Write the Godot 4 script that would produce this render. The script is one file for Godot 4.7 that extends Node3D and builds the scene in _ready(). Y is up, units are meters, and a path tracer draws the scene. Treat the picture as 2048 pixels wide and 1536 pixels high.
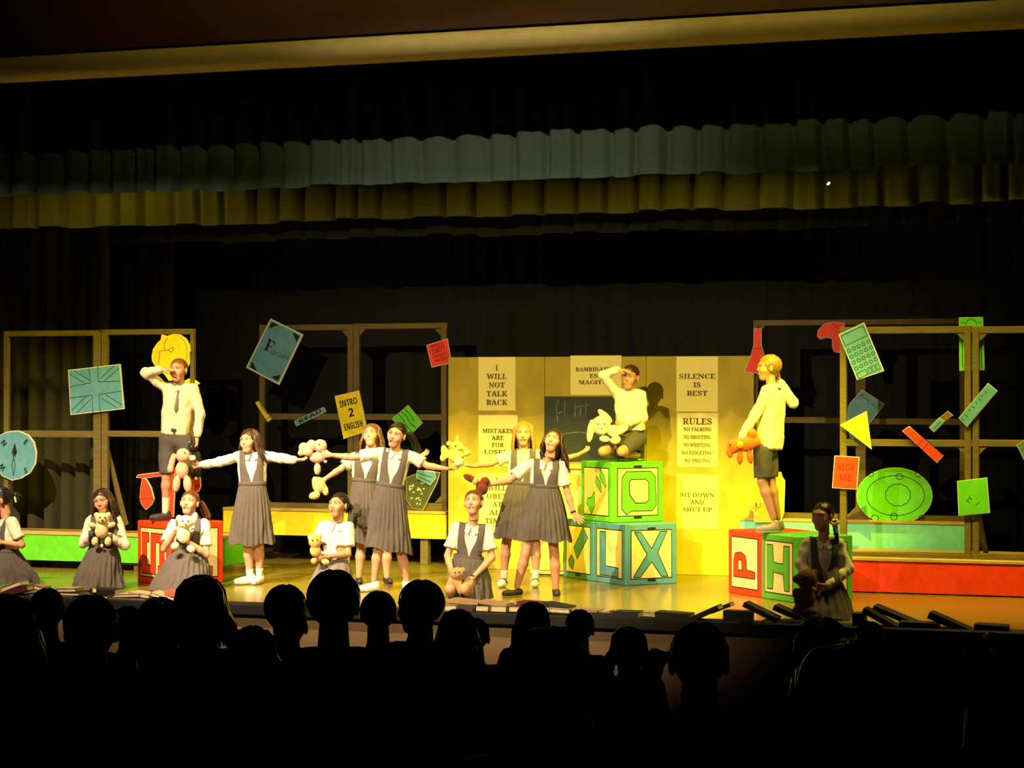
extends Node3D
# A school musical on a proscenium stage, seen over the heads of the audience.
# Metres, y up, stage floor at y = 0, stage front edge near z = 0, audience towards +z.

const FPX := 4556.0          # focal length in pixels of a 2048 x 1536 frame
const EYE := Vector3(6.83, 1.95, 18.57)
const YAW := 20.2
var view: Basis
var rng := RandomNumberGenerator.new()
var used := {}
var M := {}
var T := {}                  # shared shape templates (head, hands, shoes)

func _ready() -> void:
	rng.seed = 7
	setup_camera()
	setup_world()
	make_materials()
	make_lamps()
	make_templates()
	build_house()
	build_curtains()
	build_risers_and_frames()
	build_schoolroom_wall()
	build_blocks()
	build_cutouts()
	build_books()
	build_cast()
	build_plush()
	build_audience()

func setup_camera() -> void:
	view = Basis(Vector3.UP, deg_to_rad(YAW)) * Basis(Vector3.RIGHT, 5.0 / FPX)
	var c := Camera3D.new()
	c.name = "camera"
	c.fov = rad_to_deg(2.0 * atan(768.0 / FPX))
	c.near = 0.1
	c.far = 80.0
	c.transform = Transform3D(view, EYE)
	add_child(c)
	c.current = true

func setup_world() -> void:
	var e := Environment.new()
	e.background_mode = Environment.BG_COLOR
	e.background_color = Color(0, 0, 0)
	e.tonemap_mode = Environment.TONE_MAPPER_LINEAR
	e.tonemap_exposure = 1.0
	e.sdfgi_enabled = true
	e.ssao_enabled = true
	e.ssil_enabled = true
	var w := WorldEnvironment.new()
	w.name = "world_environment"
	w.environment = e
	add_child(w)

# ---------------------------------------------------------------- lamps
func make_lamps() -> void:
	# front-of-house lamps under the ceiling: warm white on the front of the stage, cut by the header and by their own barn doors
	var warm := Color(1.0, 0.86, 0.66)
	var l := stage_lamp(Vector3(-4.4, 8.7, 7.2), Vector3(-4.6, 0.9, -1.6), warm, 370.0, 16.0, 0.5, "black spotlight under the house ceiling aimed at the red block")
	barn_doors(l, -0.05, 3.2, 2.0)
	l = stage_lamp(Vector3(-2.6, 8.7, 7.2), Vector3(-1.2, 0.9, -1.0), warm, 380.0, 16.0, 0.5, "black spotlight under the house ceiling aimed at the stage middle")
	barn_doors(l, -0.05, 2.5, 1.35)
	# the same with a yellow filter, from the right, for the back of the stage
	l = stage_lamp(Vector3(4.6, 8.7, 7.2), Vector3(-0.2, 0.9, -4.0), Color(1.0, 0.94, 0.08), 440.0, 13.0, 0.8, "black spotlight with a yellow filter aimed at the schoolroom wall", 0.012)
	barn_doors(l, 2.75, 3.52, 0.0)
	# added lamps: a small one brightens the front valance edge, a dim one the header
	l = stage_lamp(Vector3(1.0, 8.7, 7.2), Vector3(-0.3, 3.8, -0.75), Color(1.0, 0.92, 0.70), 170.0, 15.0, 1.0, "small black spotlight added to brighten the valance", 0.036)
	barn_doors(l, 3.9, 3.85, 0.0)
	l = stage_lamp(Vector3(2.2, 8.7, 7.2), Vector3(0.6, 5.0, 0.3), Color(1.0, 0.88, 0.42), 40.0, 36.0, 1.0, "dim black spotlight added to brighten the header")
	barn_doors(l, 4.75, 0.0, 0.0)
	# added fill lamp hung over the audience, brightens the stage from the front
	l = stage_lamp(Vector3(1.0, 4.9, 13.0), Vector3(-1.25, 1.4, -3.4), Color(1.0, 0.88, 0.64), 200.0, 17.0, 1.0, "black fill spotlight added over the audience, aimed at the schoolroom wall", 0.012)
	barn_doors(l, -0.6, 3.7, 0.0)
	# first electric, hung behind the front valance: yellow strip lights washing the back of the stage
	for a in [[-5.3, 2.0, 7.0, 0.2, "over the compass frame"], [-3.1, 2.0, 5.0, 0.08, "over the yellow riser"], [-0.9, 2.0, 6.0, 0.08, "over the blonde girl"], [1.3, 2.0, 12.0, 0.12, "over the letter blocks"], [3.5, 2.0, 36.0, 0.4, "over the red riser"]]:
		strip_light(Vector3(a[0], 4.62, -1.0), Vector3(a[0] - (0.6 if a[0] < -5.0 else 0.0), 1.9 if a[0] < -5.0 else 0.6, -3.4) if a[0] < 3.0 else Vector3(a[0], 0.1, -2.75), a[1], Color(1.0, 0.88, a[3]), a[2], "black strip light on the pipe " + String(a[4]))

# a trough with a glowing lens along its mouth
func strip_light(at: Vector3, target: Vector3, long: float, col: Color, energy: float, label: String) -> void:
	var o := Node3D.new()
	o.name = numbered("strip_light")
	add_child(o)
	o.look_at_from_position(at, target, Vector3.UP)
	o.set_meta("label", label)
	o.set_meta("category", "lamp")
	o.set_meta("group", "yellow strip lights")
	var mb := MB.new()
	mb.box(Transform3D(Basis.IDENTITY, Vector3(0, 0, 0.06)), Vector3(long, 0.16, 0.1), 0.01)
	mb.commit(self, "housing", M.black_metal, o, Vector3.ZERO)
	mb = MB.new()
	mb.box(Transform3D(Basis.IDENTITY, Vector3(0, 0, 0.004)), Vector3(long - 0.04, 0.1, 0.008), 0.002)
	mb.commit(self, "glowing_lens", glow(col), o, Vector3.ZERO)
	for s in [-1.0, 1.0]:
		mb = MB.new()
		mb.box(Transform3D(Basis(Vector3.RIGHT, -0.3 if s < 0.0 else 0.0), Vector3(0, -0.11 if s < 0.0 else 0.062, -0.1)), Vector3(long, 0.006, 0.24))
		mb.commit(self, "barn_door", M.black_metal, o, Vector3.ZERO)
	for x in [-0.6, 0.6]:
		mb = MB.new()
		mb.tube([Vector3(x, 0.0, 0.1), o.basis.inverse() * (Vector3(0, 4.85, -1.12) - Vector3(0, at.y, at.z)) + Vector3(x, 0, 0)], [0.014, 0.014], 8)
		mb.commit(self, "hanger", M.black_metal, o, Vector3.ZERO)
	var l := AreaLight3D.new()
	l.name = "beam"
	l.light_color = col
	l.light_energy = energy
	l.area_size = Vector2(long - 0.04, 0.1)
	l.area_range = 40.0
	l.area_attenuation = 2.0
	l.shadow_enabled = true
	l.position = Vector3(0, 0, -0.006)
	o.add_child(l)

# door leaves of a front-of-house lamp: the light is stopped below y = low at the stage edge, above y = high at the front valance and beyond x = right at the stage edge
func barn_doors(o: Node3D, low: float, high: float, right: float) -> void:
	var s := o.position + o.basis * Vector3(0, 0, -0.03)
	var t := 0.045
	var mb := MB.new()
	var e := Vector3(s.x, s.y + (low - s.y) * t, s.z + (0.1 - s.z) * t)
	mb.box(Transform3D(Basis.IDENTITY, o.basis.inverse() * (e - Vector3(0, 0.16, 0) - o.position)) * Transform3D(o.basis.inverse(), Vector3.ZERO), Vector3(0.7, 0.32, 0.004))
	mb.commit(self, "barn_door", M.black_metal, o, Vector3.ZERO)
	if high > 0.0:
		mb = MB.new()
		e = Vector3(s.x, s.y + (high - s.y) * t, s.z + (-0.75 - s.z) * t)
		mb.box(Transform3D(Basis.IDENTITY, o.basis.inverse() * (e + Vector3(0, 0.16, 0) - o.position)) * Transform3D(o.basis.inverse(), Vector3.ZERO), Vector3(0.7, 0.32, 0.004))
		mb.commit(self, "barn_door", M.black_metal, o, Vector3.ZERO)
	if right > 0.0:
		mb = MB.new()
		e = Vector3(s.x + (right - s.x) * t, s.y + (1.0 - s.y) * t, s.z - s.z * t)
		mb.box(Transform3D(Basis.IDENTITY, o.basis.inverse() * (e + Vector3(0.16, 0, 0) - o.position)) * Transform3D(o.basis.inverse(), Vector3.ZERO), Vector3(0.32, 0.7, 0.004))
		mb.commit(self, "barn_door", M.black_metal, o, Vector3.ZERO)

func stage_lamp(at: Vector3, target: Vector3, col: Color, energy: float, angle: float, soft: float, label: String, radius: float = 0.03) -> Node3D:
	var o := Node3D.new()
	o.name = numbered("stage_lamp")
	add_child(o)
	o.look_at_from_position(at, target, Vector3.UP)
	o.set_meta("label", label)
	o.set_meta("category", "lamp")
	o.set_meta("group", "stage lamps")
	var mb := MB.new()
	mb.lathe([[0.0, 0.34], [0.07, 0.34], [0.1, 0.28], [0.1, 0.06], [0.115, 0.05], [0.115, -0.02], [0.1, -0.02], [0.1, 0.03], [0.0, 0.03]], 20, Transform3D(Basis(Vector3.RIGHT, PI / 2), Vector3.ZERO))
	mb.commit(self, "housing", M.black_metal, o, Vector3.ZERO)
	mb = MB.new()
	mb.lathe([[0.0, 0.022], [0.09, 0.022], [0.09, 0.015], [0.0, 0.012]], 20, Transform3D(Basis(Vector3.RIGHT, PI / 2), Vector3.ZERO))
	mb.commit(self, "glowing_lens", glow(col), o, Vector3.ZERO)
	mb = MB.new()
	mb.tube([Vector3(-0.13, 0, 0.12), Vector3(-0.13, 0.2, 0.12), Vector3(0.13, 0.2, 0.12), Vector3(0.13, 0, 0.12)], [0.012, 0.012, 0.012, 0.012], 6)
	mb.commit(self, "yoke", M.black_metal, o, Vector3.ZERO)
	var l := SpotLight3D.new()
	l.name = "beam"
	l.light_color = col
	l.light_energy = energy
	l.light_size = radius
	l.spot_range = 40.0
	l.spot_angle = angle
	l.spot_angle_attenuation = soft
	l.spot_attenuation = 2.0
	l.shadow_enabled = true
	l.position = Vector3(0, 0, -0.03)
	o.add_child(l)
	return o

func glow(col: Color) -> StandardMaterial3D:
	var m := StandardMaterial3D.new()
	m.albedo_color = Color(0.1, 0.1, 0.1)
	m.emission_enabled = true
	m.emission = col
	m.emission_energy_multiplier = 2.0
	return m

# ---------------------------------------------------------------- picture geometry
func ray(px: float, py: float) -> Vector3:
	return view * Vector3((px - 1024.0) / FPX, -(py - 768.0) / FPX, -1.0)

func on_level(px: float, py: float, y: float = 0.0) -> Vector3:
	var d := ray(px, py)
	return EYE + d * ((y - EYE.y) / d.y)

func on_plane(px: float, py: float, z: float) -> Vector3:
	var d := ray(px, py)
	return EYE + d * ((z - EYE.z) / d.z)

func at_depth(px: float, py: float, depth: float) -> Vector3:
	return EYE + ray(px, py) * depth

func depth_of(p: Vector3) -> float:
	return -(view.transposed() * (p - EYE)).z

# ---------------------------------------------------------------- naming
func numbered(called: String) -> String:
	var n: int = used.get(called, 0)
	used[called] = n + 1
	return called if n == 0 else "%s_%03d" % [called, n]

func thing(called: String, label: String, category: String, at: Vector3 = Vector3.ZERO, group: String = "") -> Node3D:
	var o := Node3D.new()
	o.name = numbered(called)
	add_child(o)
	o.position = at
	o.set_meta("label", label)
	o.set_meta("category", category)
	if group != "":
		o.set_meta("group", group)
	return o

func structure(mb: MB, called: String, m: Material) -> MeshInstance3D:
	var o := mb.commit(self, numbered(called), m, self, Vector3.ZERO)
	o.set_meta("kind", "structure")
	return o

# ---------------------------------------------------------------- materials
var noise_tex := {}
func noise_image(key: String, freq: float, stretch: Vector2, lo: float, hi: float, seed_n: int, oct: int = 4) -> ImageTexture:
	if noise_tex.has(key):
		return noise_tex[key]
	var n := FastNoiseLite.new()
	n.seed = seed_n
	n.noise_type = FastNoiseLite.TYPE_SIMPLEX_SMOOTH
	n.frequency = freq
	n.fractal_octaves = oct
	var size := 256
	var im := Image.create(size, size, false, Image.FORMAT_RGB8)
	for y in size:
		for x in size:
			# seamless: noise on two circles
			var u := TAU * x / size
			var v := TAU * y / size
			var g := n.get_noise_3d(cos(u) * 40.0 * stretch.x + sin(v) * 17.0 * stretch.y, sin(u) * 40.0 * stretch.x, cos(v) * 40.0 * stretch.y + 100.0)
			var t: float = clampf(lerpf(lo, hi, 0.5 + 0.7 * g), 0.0, 1.0)
			im.set_pixel(x, y, Color(t, t, t))
	var tex := ImageTexture.create_from_image(im)
	noise_tex[key] = tex
	return tex

func mat(col: Color, rough: float = 0.8, tex: String = "", scale: float = 1.0, bump: float = 0.0) -> StandardMaterial3D:
	var m := StandardMaterial3D.new()
	m.albedo_color = col
	m.roughness = rough
	if tex != "":
		m.albedo_texture = noise_tex[tex]
		m.uv1_triplanar = true
		m.uv1_world_triplanar = true
		m.uv1_scale = Vector3.ONE * scale
		if bump > 0.0:
			m.heightmap_enabled = true
			m.heightmap_texture = noise_tex[tex]
			m.heightmap_scale = bump
	return m

func tint(m: StandardMaterial3D) -> StandardMaterial3D:
	m.vertex_color_use_as_albedo = true
	return m

func make_materials() -> void:
	noise_image("cloth", 0.12, Vector2(1, 1), 0.8, 1.0, 3)
	noise_image("soft", 0.03, Vector2(1, 1), 0.9, 1.0, 5)
	noise_image("grain", 0.06, Vector2(0.25, 2.2), 0.82, 1.0, 9)
	noise_image("strand", 0.09, Vector2(2.6, 0.2), 0.5, 1.0, 11)
	noise_image("patch", 0.015, Vector2(1, 1), 0.84, 1.0, 13, 5)
	M.black_metal = mat(Color(0.03, 0.03, 0.035), 0.5)
	M.floor = mat(Color(0.52, 0.47, 0.19), 0.22, "grain", 0.35)
	M.floor.uv1_scale = Vector3(0.5, 0.5, 0.5)
	M.apron = mat(Color(0.52, 0.42, 0.32), 0.85, "patch", 0.6)
	M.lip = mat(Color(0.02, 0.019, 0.017), 0.7, "soft", 1.0)
	M.house_wall = mat(Color(0.27, 0.13, 0.025), 0.7, "patch", 0.25)
	M.cream = mat(Color(0.78, 0.72, 0.52), 0.6, "soft", 0.8)
	M.dark_wall = mat(Color(0.10, 0.09, 0.08), 0.9, "patch", 0.4)
	M.carpet = mat(Color(0.09, 0.07, 0.07), 0.95, "cloth", 2.0)
	M.velour_blue = cloth(Color(0.29, 0.37, 0.38), 0.9)
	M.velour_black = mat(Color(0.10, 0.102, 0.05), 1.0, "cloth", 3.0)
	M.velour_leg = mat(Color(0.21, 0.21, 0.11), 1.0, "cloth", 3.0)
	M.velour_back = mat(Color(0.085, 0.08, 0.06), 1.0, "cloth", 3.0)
	M.stud = mat(Color(0.43, 0.38, 0.2), 0.8, "grain", 1.2)
	M.wood_pale = mat(Color(0.80, 0.68, 0.40), 0.7, "grain", 1.2)
	M.ply_black = mat(Color(0.06, 0.055, 0.05), 0.8)
	M.foam = mat(Color(0.86, 0.86, 0.78), 0.8)
	M.ink = mat(Color(0.05, 0.07, 0.06), 0.8)
	M.red = mat(Color(0.98, 0.24, 0.05), 0.6, "soft", 1.5)
	M.green = mat(Color(0.40, 0.86, 0.16), 0.6, "soft", 1.5)
	M.leaf = mat(Color(0.34, 0.68, 0.17), 0.6, "soft", 1.5)
	M.teal = mat(Color(0.37, 0.64, 0.76), 0.6, "soft", 1.5)
	M.teal_block = mat(Color(0.31, 0.56, 0.66), 0.6, "soft", 1.5)
	M.aqua = mat(Color(0.50, 0.92, 0.90), 0.6, "soft", 1.5)
	M.yellow = mat(Color(0.98, 0.90, 0.10), 0.6, "soft", 1.5)
	M.panel_cream = mat(Color(0.93, 0.82, 0.56), 0.7, "soft", 1.5)
	M.flat_tan = mat(Color(0.78, 0.70, 0.20), 0.75, "patch", 0.7)
	M.paper = mat(Color(0.97, 0.93, 0.54), 0.85)
	M.print = mat(Color(0.33, 0.29, 0.14), 0.8)
	M.board = mat(Color(0.20, 0.25, 0.20), 0.7, "patch", 1.2)
	M.chalk = mat(Color(0.44, 0.50, 0.42), 0.9, "patch", 6.0)
	M.pages = mat(Color(0.84, 0.79, 0.66), 0.9, "grain", 6.0)
	M.skin = tint(mat(Color(1, 1, 1), 0.55))
	M.skin.subsurf_scatter_enabled = true
	M.skin.subsurf_scatter_strength = 0.12
	M.shirt = cloth(Color(0.90, 0.88, 0.82), 0.85)
	M.grey = cloth(Color(0.335, 0.31, 0.305), 0.9)
	M.short_grey = cloth(Color(0.30, 0.285, 0.28), 0.9)
	M.sock = cloth(Color(0.9, 0.88, 0.84), 0.9)
	M.shoe = tint(mat(Color(1, 1, 1), 0.5))
	M.dark_strap = mat(Color(0.04, 0.03, 0.03), 0.5)
	M.seat_cloth = cloth(Color(0.10, 0.05, 0.05), 0.9)

func cloth(col: Color, rough: float) -> StandardMaterial3D:
	var m := mat(col, rough, "cloth", 3.0, 0.12)
	m.rim_enabled = true
	m.rim = 0.25
	m.rim_tint = 0.6
	return m

func hair_mat(col: Color) -> StandardMaterial3D:
	var key := "hair" + col.to_html()
	if not M.has(key):
		var m := mat(col, 0.36, "strand", 4.0, 0.25)
		m.rim_enabled = true
		m.rim = 0.9
		m.rim_tint = 0.7
		M[key] = m
	return M[key]

func lit_hair(col: Color) -> StandardMaterial3D:
	# thin fair hair lets some light through
	var key := "thin_hair" + col.to_html()
	if not M.has(key):
		var m: StandardMaterial3D = hair_mat(col).duplicate()
		m.backlight_enabled = true
		m.backlight = Color(0.9, 0.75, 0.5)
		m.roughness = 0.2
		m.metallic_specular = 1.0
		m.clearcoat_enabled = true
		m.clearcoat = 1.0
		m.clearcoat_roughness = 0.16
		M[key] = m
	return M[key]

func plain(col: Color, rough: float = 0.7) -> StandardMaterial3D:
	var key := "plain" + col.to_html() + str(rough)
	if not M.has(key):
		M[key] = mat(col, rough, "soft", 2.0)
	return M[key]

# ================================================================ mesh builder
class MB:
	var v := PackedVector3Array()
	var n := PackedVector3Array()
	var c := PackedColorArray()
	var i := PackedInt32Array()
	var colored := false

	func add_v(p: Vector3, col: Color = Color.WHITE) -> int:
		v.append(p)
		n.append(Vector3.ZERO)
		c.append(col)
		return v.size() - 1

	# flat quad, counter-clockwise seen from outside
	func quad(a: Vector3, b: Vector3, cc: Vector3, d: Vector3, col: Color = Color.WHITE) -> void:
		var nn := (b - a).cross(cc - a).normalized()
		if nn == Vector3.ZERO:
			nn = (cc - a).cross(d - a).normalized()
		var s := v.size()
		for p in [a, b, cc, d]:
			v.append(p)
			n.append(nn)
			c.append(col)
		i.append_array([s, s + 1, s + 2, s, s + 2, s + 3])

	func tri(a: Vector3, b: Vector3, cc: Vector3, col: Color = Color.WHITE) -> void:
		var nn := (b - a).cross(cc - a).normalized()
		var s := v.size()
		for p in [a, b, cc]:
			v.append(p)
			n.append(nn)
			c.append(col)
		i.append_array([s, s + 1, s + 2])

	# box with chamfered edges; t places the unit axes, s is the full size
	func box(t: Transform3D, s: Vector3, ch: float = 0.0, col: Color = Color.WHITE) -> void:
		var h := s * 0.5
		ch = minf(ch, minf(h.x, minf(h.y, h.z)) * 0.9)
		if ch <= 0.0:
			for ax in 3:
				for sg in [-1.0, 1.0]:
					var u := Vector3.ZERO
					var w := Vector3.ZERO
					var nn := Vector3.ZERO
					nn[ax] = h[ax] * sg
					u[(ax + 1) % 3] = h[(ax + 1) % 3]
					w[(ax + 2) % 3] = h[(ax + 2) % 3] * sg
					quad(t * (nn - u - w), t * (nn + u - w), t * (nn + u + w), t * (nn - u + w), col)
			return
		var g := h - Vector3.ONE * ch
		for ax in 3:
			for sg in [-1.0, 1.0]:
				var u := Vector3.ZERO
				var w := Vector3.ZERO
				var nn := Vector3.ZERO
				nn[ax] = h[ax] * sg
				u[(ax + 1) % 3] = g[(ax + 1) % 3]
				w[(ax + 2) % 3] = g[(ax + 2) % 3] * sg
				quad(t * (nn - u - w), t * (nn + u - w), t * (nn + u + w), t * (nn - u + w), col)
		for ax in 3:
			var b1 := (ax + 1) % 3
			var b2 := (ax + 2) % 3
			for s1 in [-1.0, 1.0]:
				for s2 in [-1.0, 1.0]:
					var p := Vector3.ZERO
					p[b1] = h[b1] * s1
					p[b2] = g[b2] * s2
					var q := Vector3.ZERO
					q[b1] = g[b1] * s1
					q[b2] = h[b2] * s2
					var e := Vector3.ZERO
					e[ax] = g[ax] * s1 * s2
					quad(t * (p - e), t * (p + e), t * (q + e), t * (q - e), col)
		for sx in [-1.0, 1.0]:
			for sy in [-1.0, 1.0]:
				for sz in [-1.0, 1.0]:
					var sg := Vector3(sx, sy, sz)
					var pa := t * (Vector3(h.x, g.y, g.z) * sg)
					var pb := t * (Vector3(g.x, h.y, g.z) * sg)
					var pc := t * (Vector3(g.x, g.y, h.z) * sg)
					if sx * sy * sz > 0:
						tri(pa, pb, pc, col)
					else:
						tri(pa, pc, pb, col)

	# beam of rectangular section from a to b; up gives the direction of its height
	func beam(a: Vector3, b: Vector3, width: float, height: float, up: Vector3, ch: float = 0.004) -> void:
		var z := (b - a).normalized()
		var x := up.cross(z).normalized()
		var y := z.cross(x)
		box(Transform3D(Basis(x, y, z), (a + b) * 0.5), Vector3(width, height, a.distance_to(b)), ch)

	# grid of points rows x cols -> smooth sheet
	func sheet(rows: Array, closed: bool, caps: bool = false, col: Color = Color.WHITE, fix_it: bool = true) -> void:
		var s := v.size()
		var si := i.size()
		var nr := rows.size()
		var nc: int = rows[0].size()
		for r in rows:
			for p in r:
				add_v(p, col)
		var last := nc if closed else nc - 1
		for r in nr - 1:
			for k in last:
				var k2 := (k + 1) % nc
				var a := s + r * nc + k
				var b := s + r * nc + k2
				var d := s + (r + 1) * nc + k
				var e := s + (r + 1) * nc + k2
				i.append_array([a, b, e, a, e, d])
		if caps:
			for r in [0, nr - 1]:
				var m := Vector3.ZERO
				for p in rows[r]:
					m += p
				var ci := add_v(m / nc, col)
				for k in nc:
					var k2 := (k + 1) % nc
					if r == 0:
						i.append_array([s + k2, s + k, ci])
					else:
						i.append_array([s + r * nc + k, s + r * nc + k2, ci])
		smooth(s, si, fix_it)

	func smooth(s: int, si: int, fix_it: bool) -> void:
		if fix_it:
			var m := Vector3.ZERO
			for k in range(s, v.size()):
				m += v[k]
			m /= maxf(1.0, v.size() - s)
			var vol := 0.0
			for k in range(si, i.size(), 3):
				vol += (v[i[k]] - m).dot((v[i[k + 1]] - m).cross(v[i[k + 2]] - m))
			if vol < 0.0:
				for k in range(si, i.size(), 3):
					var t := i[k + 1]
					i[k + 1] = i[k + 2]
					i[k + 2] = t
		for k in range(si, i.size(), 3):
			var a := i[k]
			var b := i[k + 1]
			var d := i[k + 2]
			var nn := (v[b] - v[a]).cross(v[d] - v[a])
			n[a] += nn
			n[b] += nn
			n[d] += nn
		for k in range(s, v.size()):
			n[k] = n[k].normalized() if n[k].length_squared() > 1e-20 else Vector3.UP

	func tube(path: Array, radii: Array, sides: int, flat_axis: Vector3 = Vector3.ZERO, flatten: float = 1.0, col: Color = Color.WHITE) -> void:
		var rows := []
		var prev := Vector3.ZERO
		for k in path.size():
			var d: Vector3
			if k == 0:
				d = path[1] - path[0]
			elif k == path.size() - 1:
				d = path[k] - path[k - 1]
			else:
				d = (path[k + 1] - path[k]).normalized() + (path[k] - path[k - 1]).normalized()
			d = d.normalized()
			var x: Vector3
			if flat_axis != Vector3.ZERO:
				x = flat_axis - d * flat_axis.dot(d)
			elif prev == Vector3.ZERO:
				x = d.cross(Vector3.UP if absf(d.y) < 0.9 else Vector3.RIGHT)
			else:
				x = prev - d * prev.dot(d)
			if x.length_squared() < 1e-8:
				x = d.cross(Vector3.RIGHT)
			x = x.normalized()
			prev = x
			var y := d.cross(x)
			var row := []
			for q in sides:
				var an := TAU * q / sides
				row.append(path[k] + (x * cos(an) * flatten + y * sin(an)) * float(radii[k]))
			rows.append(row)
		sheet(rows, true, true, col)

	# profile of [radius, height] turned about the y axis of t
	func lathe(profile: Array, sides: int, t: Transform3D, col: Color = Color.WHITE) -> void:
		var rows := []
		for p in profile:
			var row := []
			for q in sides:
				var an := TAU * q / sides
				row.append(t * Vector3(cos(an) * maxf(p[0], 0.0005), p[1], sin(an) * maxf(p[0], 0.0005)))
			rows.append(row)
		sheet(rows, true, true, col)

	func ellipsoid(t: Transform3D, rad: Vector3, seg: int = 14, col: Color = Color.WHITE) -> void:
		var rows := []
		for r in range(1, seg / 2):
			var ph := PI * r / (seg / 2) - PI / 2
			var row := []
			for q in seg:
				var an := TAU * q / seg
				row.append(t * (Vector3(cos(ph) * cos(an), sin(ph), cos(ph) * sin(an)) * rad))
			rows.append(row)
		sheet(rows, true, true, col)

	# outline in the xy plane of t, extruded from z = z0 to z1
	func prism(poly: PackedVector2Array, t: Transform3D, z0: float, z1: float, col: Color = Color.WHITE) -> void:
		if Geometry2D.is_polygon_clockwise(poly):
			poly = poly.duplicate()
			poly.reverse()
		var ti := Geometry2D.triangulate_polygon(poly)
		for k in range(0, ti.size(), 3):
			var a := poly[ti[k]]
			var b := poly[ti[k + 1]]
			var d := poly[ti[k + 2]]
			if (b - a).cross(d - a) < 0:
				var q := b
				b = d
				d = q
			tri(t * Vector3(a.x, a.y, z1), t * Vector3(b.x, b.y, z1), t * Vector3(d.x, d.y, z1), col)
			tri(t * Vector3(a.x, a.y, z0), t * Vector3(d.x, d.y, z0), t * Vector3(b.x, b.y, z0), col)
		for k in poly.size():
			var a := poly[k]
			var b := poly[(k + 1) % poly.size()]
			quad(t * Vector3(a.x, a.y, z0), t * Vector3(b.x, b.y, z0), t * Vector3(b.x, b.y, z1), t * Vector3(a.x, a.y, z1), col)

	# pen line drawn on the xy plane of t
	func ink(points: Array, width: float, t: Transform3D, z: float, closed: bool = false) -> void:
		var cnt := points.size() if closed else points.size() - 1
		for k in cnt:
			var a: Vector2 = points[k]
			var b: Vector2 = points[(k + 1) % points.size()]
			var d := (b - a).normalized()
			var w := Vector2(-d.y, d.x) * width * 0.5
			var e := d * width * 0.3
			var p := PackedVector2Array([a - e - w, b + e - w, b + e + w, a - e + w])
			var q := []
			for x in p:
				q.append(t * Vector3(x.x, x.y, z))
			quad(q[0], q[1], q[2], q[3])

	func append(other: Dictionary, t: Transform3D, flip: bool = false) -> void:
		var s := v.size()
		var ov: PackedVector3Array = other.v
		var on: PackedVector3Array = other.n
		var oc: PackedColorArray = other.c
		var oi: PackedInt32Array = other.i
		var nb := t.basis.inverse().transposed()
		for k in ov.size():
			v.append(t * ov[k])
			n.append((nb * on[k]).normalized())
			c.append(oc[k])
		var inv := flip != (t.basis.determinant() < 0.0)
		for k in range(0, oi.size(), 3):
			if inv:
				i.append_array([s + oi[k], s + oi[k + 2], s + oi[k + 1]])
			else:
				i.append_array([s + oi[k], s + oi[k + 1], s + oi[k + 2]])

	func data() -> Dictionary:
		return {"v": v, "n": n, "c": c, "i": i}

	func array_mesh(origin: Vector3, m: Material) -> ArrayMesh:
		var arr := []
		arr.resize(Mesh.ARRAY_MAX)
		var vv := PackedVector3Array()
		vv.resize(v.size())
		for k in v.size():
			vv[k] = v[k] - origin
		var ii := i.duplicate()
		for k in range(0, ii.size(), 3):
			var t := ii[k + 1]
			ii[k + 1] = ii[k + 2]
			ii[k + 2] = t
		arr[Mesh.ARRAY_VERTEX] = vv
		arr[Mesh.ARRAY_NORMAL] = n
		if colored:
			arr[Mesh.ARRAY_COLOR] = c
		arr[Mesh.ARRAY_INDEX] = ii
		var me := ArrayMesh.new()
		me.add_surface_from_arrays(Mesh.PRIMITIVE_TRIANGLES, arr)
		me.surface_set_material(0, m)
		return me

	func commit(_root: Node3D, called: String, m: Material, parent: Node3D, origin: Vector3) -> MeshInstance3D:
		var o := MeshInstance3D.new()
		o.name = called
		o.mesh = array_mesh(origin, m)
		parent.add_child(o, true)
		return o

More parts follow.
